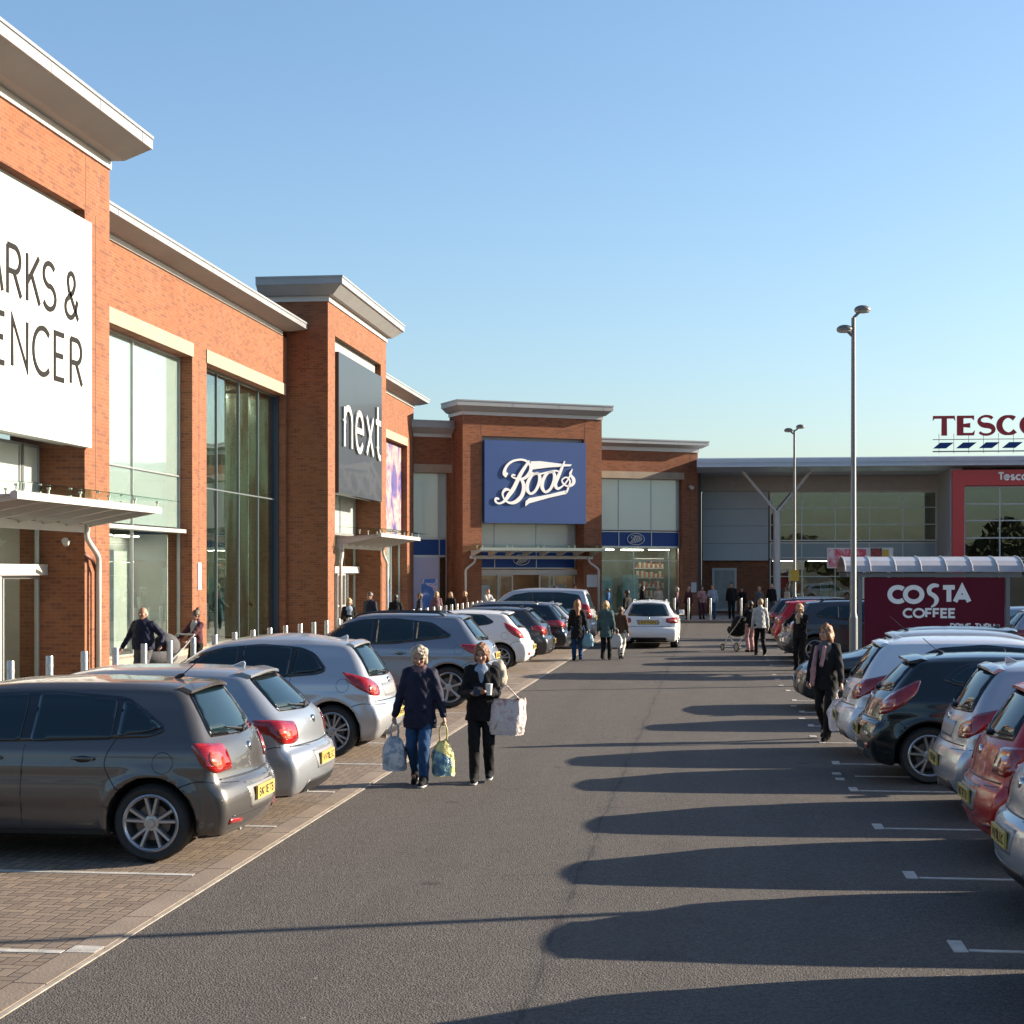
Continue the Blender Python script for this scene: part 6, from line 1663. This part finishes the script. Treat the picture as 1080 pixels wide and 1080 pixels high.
person(-2.95, 60.0, 60, 1.70, 'dark clothed person behind the rear corner of the tall silver people carrier', 'black', .8, 'black', 'black', ('short', 'black'), h=.016, wide=1.1)
# in front of the angled store window and the supermarket wall
pr = [(-4.7, 77.6, 90, 1.55, 'stooping person in a bright blue top by the store window', 'blue', 'navy', ('short', 'brown')), (-3.1, 77.8, -70, 1.68, 'person in black clothes before the pale display board in the store window', 'black', 'black', ('short', 'black')), (-2.4, 78.4, 190, 1.66, 'person in a cream jacket near the shelves in the store window', 'cream', 'grey', ('short', 'grey')),
 (-.95, 78.0, 150, 1.62, 'person in plum clothes against the last brick pier', 'plum', 'black', ('bob', 'brown')), (-.35, 78.6, 200, 1.66, 'person in pale pink beside the last brick pier', 'pink', 'plum', ('bob', 'black')),
 (.15, 78.2, 180, 1.72, 'person in a bright blue and white top by the supermarket brick wall', 'lblue', 'jeans', ('short', 'auburn')), (1.05, 79.2, 175, 1.82, 'tall person in black in front of the supermarket poster case', 'black', 'black', ('short', 'black')),
 (1.55, 79.6, 160, 1.58, 'person in black beside the supermarket poster case', 'black', 'navy', ('bob', 'black')), (2.35, 79.4, 190, 1.62, 'grey clad person on the pavement near the forked column', 'grey', 'black', ('short', 'grey')),
 (-7.2, 77.6, 60, 1.66, 'person in a teal coat near the entrance of the angled store', 'teal', 'black', ('bob', 'brown')), (-6.3, 78.2, 200, 1.72, 'person in an olive jacket leaving the angled store', 'green', 'jeans', ('short', 'black')),
 (3.6, 78.4, 120, 1.64, 'person in a cream top just right of the forked column', 'cream', 'jeans', ('long', 'brown')), (-1.5, 77.7, 80, 1.6, 'short person in mauve left of the last brick pier', 'mauve', 'black', ('bob', 'grey')),
 (2.95, 80.2, 170, 1.76, 'man in dark clothes closest to the forked column', 'black', 'grey', ('bald', 'grey'))]
for i, (x, y, rz, H, lab, ct, lg, hr) in enumerate(pr):
    person(x, y, rz, H - .08, lab, ct, .84, lg, 'black', hr, h=.017, z0=PV, group='shoppers on the far pavement', wide=1.1 if i in (1, 6, 9) else 1.0, **({'rw': (.12, .3, 1.15)} if i in (4, 5, 7) else {}))
# right hand side
o, g, rot = person(1.42, 47.0, 10, 1.60, 'woman in a white jumper walking away past the far right cars', 'white', .82, 'black', 'black', ('short', 'blonde'), h=.012, lf=(.18, 0), rf=(-.22, .06), look=.6)
person(1.2, 49.0, 30, 1.50, 'person in a dark vest pushing a low buggy in the lane', 'black', .84, 'pink', 'black', ('short', 'black'), h=.013, lw=(-.16, .38, .98), rw=(.16, .38, .98))
pram(.84, 49.6, 30, 'dark buggy in the lane left of the woman in a white jumper', CL['black'])
o, g, rot = person(2.15, 40.2, 160, 1.60, 'person in a dark coat eating beside the dark crossover left of the trolley shelter', 'black', .80, 'black', 'black', ('bob', 'blonde'), h=.012, lw=(-.06, .2, 1.32), rw=(.34, .20, 1.12), top='cream', open_=.3, look=.3)
o, g, rot = person(1.62, 23.55, 158, 1.62, 'woman with long fair hair in a dark coat walking beside the white silver car', 'black', .74, 'black', 'black', ('long', 'auburn'), h=.0085, lf=(.22, 0), rf=(-.24, .07), top='grey', open_=.52, scarf=None, look=-.45, curl=(1.2, 1.2), lw=(-.28, .13, .82), rw=(.26, .02, .86))
bag(g[-1], .36, .20, .44, mat_bag('bag_white_pink', (.62, .56, .54), (.36, .26, .26), 4, .52, .64), 'white and pink shopping bag carried by the woman with long fair hair', 25, seed=13, drop=.14)
sc = sdf_mesh([('c', A(-.02, .12, 1.36), A(.02, .15, 1.10), .03, .03, .01), ('c', A(.12, .05, 1.36), A(.15, .13, 1.02), .035, .04, .02), ('c', A(.15, .13, 1.02), A(.17, .12, .82), .04, .035, .02)], .012, (), 1, .002)
mesh_obj('scarf', sc[0]*(1.62/1.7), sc[1], CL['pink'], o, True)

# ------------------------------------------------------------------ street furniture
M_steel = mat('brushed_steel', (.50, .50, .49), .3, .85, rvar=.15)
def bollard():
    root = empty('bollard')
    MB().lathe([(0, 0), (.055, 0), (.055, 1.0), (.05, 1.02), (0, 1.022)], 20, 'z').build('post', [M_steel], root, auto=40)
    MB().lathe([(.0555, .86), (.057, .862), (.057, .90), (.0555, .902)], 20, 'z').build('band', [M_alu], root)
    MB().lathe([(.055, 0), (.085, 0), (.085, .012), (.056, .014)], 20, 'z').build('base_ring', [M_steel], root)
    return root
b0 = bollard(); used = False
def place_bollard(x, y, lab, grp, sc=1):
    global used
    b = b0 if not used else dup(b0); used = True
    b.location = (x, y, PV); b.scale = (sc, sc, 1); tag(b, lab, 'bollard', grp); return b
for i in range(39):
    place_bollard(-9.5, 21.75 + 1.35*i, 'steel bollard in the line between the left pavement and the parking bays', 'bollards along the left pavement', 1.0)
for i, x in enumerate((-1.6, -.95, .05, 1.45, 2.6, 4.2, 5.6)):
    place_bollard(x, 76.95, 'steel bollard on the edge of the far pavement', 'bollards along the far pavement', 1.1)
def lamp_post(x, y, h, label, heads=((.24, .1), (-.24, -.30))):
    root = empty('lamp_post', (x, y, 0)); tag(root, label, 'lamp post', 'car park lamp posts')
    MB().tube([(0, 0, 0), (0, 0, 1.4)], .088, 14).tube([(0, 0, 1.4), (0, 0, 1.5), (0, 0, h)], [.085, .062, .044], 14).build('pole', [M_pole], root, auto=40)
    for i, (dx, dz) in enumerate(heads):
        a = MB().tube([(0, 0, h - .1 + dz), (dx*.5, 0, h + .02 + dz)], .03, 8).build('lamp_arm', [M_pole], root)
        V, Q = sdf_mesh([('e', A(dx*.75, 0, h + .06 + dz), (.17, .12, .10), .02)], .02, [((0, 0, -1), -(h + .02 + dz))])
        lh = mesh_obj('lamp_head', V, Q, M_lhead, root, True)
        MB().lathe([(0, -.03), (.12, -.012), (.15, 0), (.15, .01)], 18, 'z', (dx*.75, 0, h + .015 + dz)).build('lens', [mat('lamp_lens_clear', (.5, .48, .42), .2)], lh)
    return root
M_pole = mat('pole_galvanised', (.22, .23, .24), .5, .4, rvar=.15, vscale=5); M_lhead = mat('lamp_grey', (.22, .20, .18), .4, .3)
lamp_post(2.96, 34.9, 7.6, 'tall twin headed lamp post standing in front of the maroon shelter panel')
lamp_post(3.22, 64.0, 7.75, 'farther lamp post in front of the supermarket glazing', ((.30, .05), (-.30, -.08)))
lamp_post(6.45, 13.9, 7.8, 'lamp post outside the right edge whose thin shadow crosses the foreground')
bx = MB().box(-.16, .16, -.14, .14, 0, .42); yb = bx.build('pole_sign', [mat('sign_yellow', (.55, .36, .03), .5)]); yb.location = (3.22, 63.9, 2.0); tag(yb, 'small yellow plate strapped to the farther lamp post', 'sign')
# trolley shelter with advertising panel
TS = tag(empty('trolley_shelter', (3.05, 38.4, 0)), 'trolley shelter with a curved clear roof and a maroon coffee shop panel', 'shelter')
W_ = 3.97
MB().box(.45, W_-.42, -.03, .03, .5, 2.22).build('advert_panel', [M_maroon], TS)
lt = MB()
def bold(mb, s, x, z, h, w, width, gap=.2): text(mb, s, x, z, h, w, gap, -.045, .012, width=width)
bold(lt, 'CO', .96, 1.62, .43, .105, .82, .14); bold(lt, 'TA', 2.14, 1.62, .43, .105, .68, .02)
ribbon(lt, catmull([(2.10, 2.03), (1.98, 2.04), (1.89, 1.97), (1.90, 1.87), (1.99, 1.81), (2.05, 1.73), (2.02, 1.62), (1.93, 1.55)], 4), [.05, .07, .08, .09, .095, .10, .10, .10, .10, .10, .10, .10, .10, .10, .10, .10, .10, .10, .10, .10, .10, .10, .09, .08, .07, .06, .05, .04, .03], -.046, -.033)
l2 = MB(); bold(l2, 'COFFEE', 1.30, 1.30, .23, .05, 1.18, .2); l2.build('panel_lettering', [M_lw], TS)
l2 = MB(); bold(l2, 'DRIVE THRU', 2.35, 1.04, .15, .03, .98, .2); l2.build('panel_lettering', [M_lw], TS)
lt.build('logo_lettering', [M_lw], TS)
fr = MB()
for x in (.30, W_-.40):
    fr.box(x, x+.09, -.06, .06, 0, 2.3); fr.box(x, x+.09, 2.0, 2.12, 0, 2.3)
fr.box(.05, W_-.05, -.07, -.01, 2.23, 2.33); fr.box(.05, W_-.05, 2.05, 2.11, 2.23, 2.33)
for x in (.30, W_-.40): fr.box(x+.02, x+.07, 0, 2.05, 2.24, 2.31)
fr.build('frame', [M_pole], TS)
MB().box(.16, .28, -.04, .04, .5, 2.2).build('end_panel', [M_red], TS)
rf = MB(); n = 9; nseg = 7
t_ = mat_glass('roof_sheet', (.62, .62, .62), .8); 
def bar(k):
    a = R(172 - 164*k/(n-1)); return (1.05 + 1.22*math.cos(a), 2.30 + .40*math.sin(a))
for k in range(n-1):
    (y0, z0), (y1, z1) = bar(k), bar(k+1)
    rf.add([(0, y0, z0), (W_, y0, z0), (W_, y1, z1), (0, y1, z1), (0, y0, z0-.012), (W_, y0, z0-.012), (W_, y1, z1-.012), (0, y1, z1-.012)], [(0,1,2,3), (7,6,5,4), (0,4,5,1), (3,2,6,7), (0,3,7,4), (1,5,6,2)])
roof = rf.build('roof', [mat('roof_polycarbonate', (.40, .385, .40), .35, coat=.3, var=.15, vscale=1)], TS)
rb = MB()
for i in range(8):
    x = i*(W_-.03)/7; rb.tube([(x+.015, bar(k)[0], bar(k)[1]+.012) for k in range(n)], .014, 6)
rb.build('roof_hoop', [M_white], roof)
# trolleys nested inside
tr = MB()
# poster board on posts
PB = tag(empty('poster_board', (9.9*0+4.05, 61.2, 0)), 'long poster board on posts with pink and red pictures between the lamp posts', 'sign')
MB().box(0, 2.35, -.05, .05, 2.48, 3.22).build('board', [M_sw], PB)
MB().box(.05, 1.38, -.07, -.052, 2.53, 3.17).build('poster', [mat_poster('poster_pink', [(.35, (.50,.42,.44)), (.48, (.45,.16,.2)), (.55, (.45,.03,.05)), (.65, (.14,.08,.2))], 2.2)], PB)
MB().box(1.55, 1.95, -.07, -.052, 2.75, 3.2).build('poster', [mat_poster('poster_dark', [(.4, (.02,.02,.02)), (.55, (.3,.02,.02)), (.6, (.03,.02,.02))], 5)], PB)
MB().box(1.98, 2.18, -.07, -.052, 2.8, 3.15).build('poster', [mat('sign_yellow', (.55, .36, .03))], PB)
for x in (1.32, 2.2): MB().box(x-.06, x+.06, -.02, .04, 0, 2.48).build('post', [M_white], PB)
PB.location = (4.25, 61.2, 0)
# mannequins in the shop windows
for i, (x, y, H, ct, lg, lab) in enumerate(((-15.3, 38.2, 1.78, 'navy', 'teal', 'mannequin in a navy jacket behind the first tall shop window'), (-14.9, 45.9, 1.8, 'cream', 'green', 'cream mannequin closest to the pier in the second tall window'), (-15.1, 46.8, 1.8, 'cream', 'cream', 'all cream mannequin in the second tall window'),
        (-14.9, 47.9, 1.7, 'grey', 'black', 'grey jacketed mannequin in the second tall window'), (-15.2, 50.2, 1.75, 'lblue', 'lblue', 'pale blue dressed mannequin beside the pale poster'), (-14.9, 52.0, 1.7, 'black', 'grey', 'dark dressed mannequin farthest along the second tall window'))):
    person(x, y, -75 + i*9, H, lab, ct, .8, lg, 'black', ('bald', None), mat('mannequin_cream', (.50, .42, .26), .4), h=.016, z0=.28, name='mannequin', cat='mannequin', group='mannequins in the tall windows', rw=(.30, .10, 1.0))
# trees behind the camera, mirrored in the far glazing
def tree_belt(n, x0, x1, y, seed):
    r = np.random.default_rng(seed); V = []; F = []
    for i in range(n):
        cx = r.uniform(x0, x1); top = 5.5 + 2.0*math.sin(cx*.21) + 1.2*math.sin(cx*.53 + 1)
        c = np.array([cx, y + r.uniform(-3, 3), r.uniform(.2, 1)**.7*top]); a = r.normal(size=3); b = r.normal(size=3)
        a = a/np.linalg.norm(a)*.4; b = np.cross(a, b); b = b/np.linalg.norm(b)*.3; k = len(V)
        V += [tuple(c - a - b), tuple(c + a - b), tuple(c + a + b), tuple(c - a + b)]; F.append((k, k+1, k+2, k+3))
    o = mesh_obj('tree_belt', V, F, mat('leaves', (.06, .065, .028), .8, var=.5, vscale=.6)); tag(o, 'line of trees behind the viewer seen only in reflections', 'trees', kind='stuff')
tree_belt(9000, -60, 90, -45, 3)
# ------------------------------------------------------------------ light, sky, camera
SUN_AZ, SUN_EL = 19.5, 19.5            # azimuth from +x towards +y
w = bpy.data.worlds.new('World'); scene.world = w; w.use_nodes = True
nt = w.node_tree; bg = nt.nodes['Background']
sky = nt.nodes.new('ShaderNodeTexSky'); sky.sky_type = 'NISHITA'; sky.sun_disc = False
sky.sun_elevation = R(SUN_EL); sky.sun_rotation = R(90 - SUN_AZ)
sky.air_density = 1.15; sky.dust_density = 1.3; sky.ozone_density = 3.8; sky.altitude = 50
nt.links.new(sky.outputs[0], bg.inputs[0]); bg.inputs[1].default_value = .071
sd = bpy.data.lights.new('sun', 'SUN'); sd.energy = 5.0; sd.angle = R(.5); sd.color = (1, .86, .68)
so = bpy.data.objects.new('sun', sd); COL.objects.link(so)
dv = Vector((math.cos(R(SUN_AZ))*math.cos(R(SUN_EL)), math.sin(R(SUN_AZ))*math.cos(R(SUN_EL)), math.sin(R(SUN_EL))))
so.rotation_euler = dv.to_track_quat('Z', 'Y').to_euler(); so.location = (30, 10, 30)
cd = bpy.data.cameras.new('camera'); co_ = bpy.data.objects.new('camera', cd); COL.objects.link(co_)
cd.sensor_width = 36; cd.lens = 1750/1080*36; cd.shift_y = 63/1080; cd.clip_end = 2000; cd.clip_start = .1
co_.location = (0, 0, 2.35); co_.rotation_euler = (R(90), 0, R(6.78)); scene.camera = co_
scene.view_settings.view_transform = 'Standard'; scene.view_settings.look = 'None'
scene.view_settings.exposure = 1.65; scene.view_settings.gamma = 1
scene.cycles.max_bounces = 8; scene.cycles.transparent_max_bounces = 16
scene.cycles.use_denoising = True
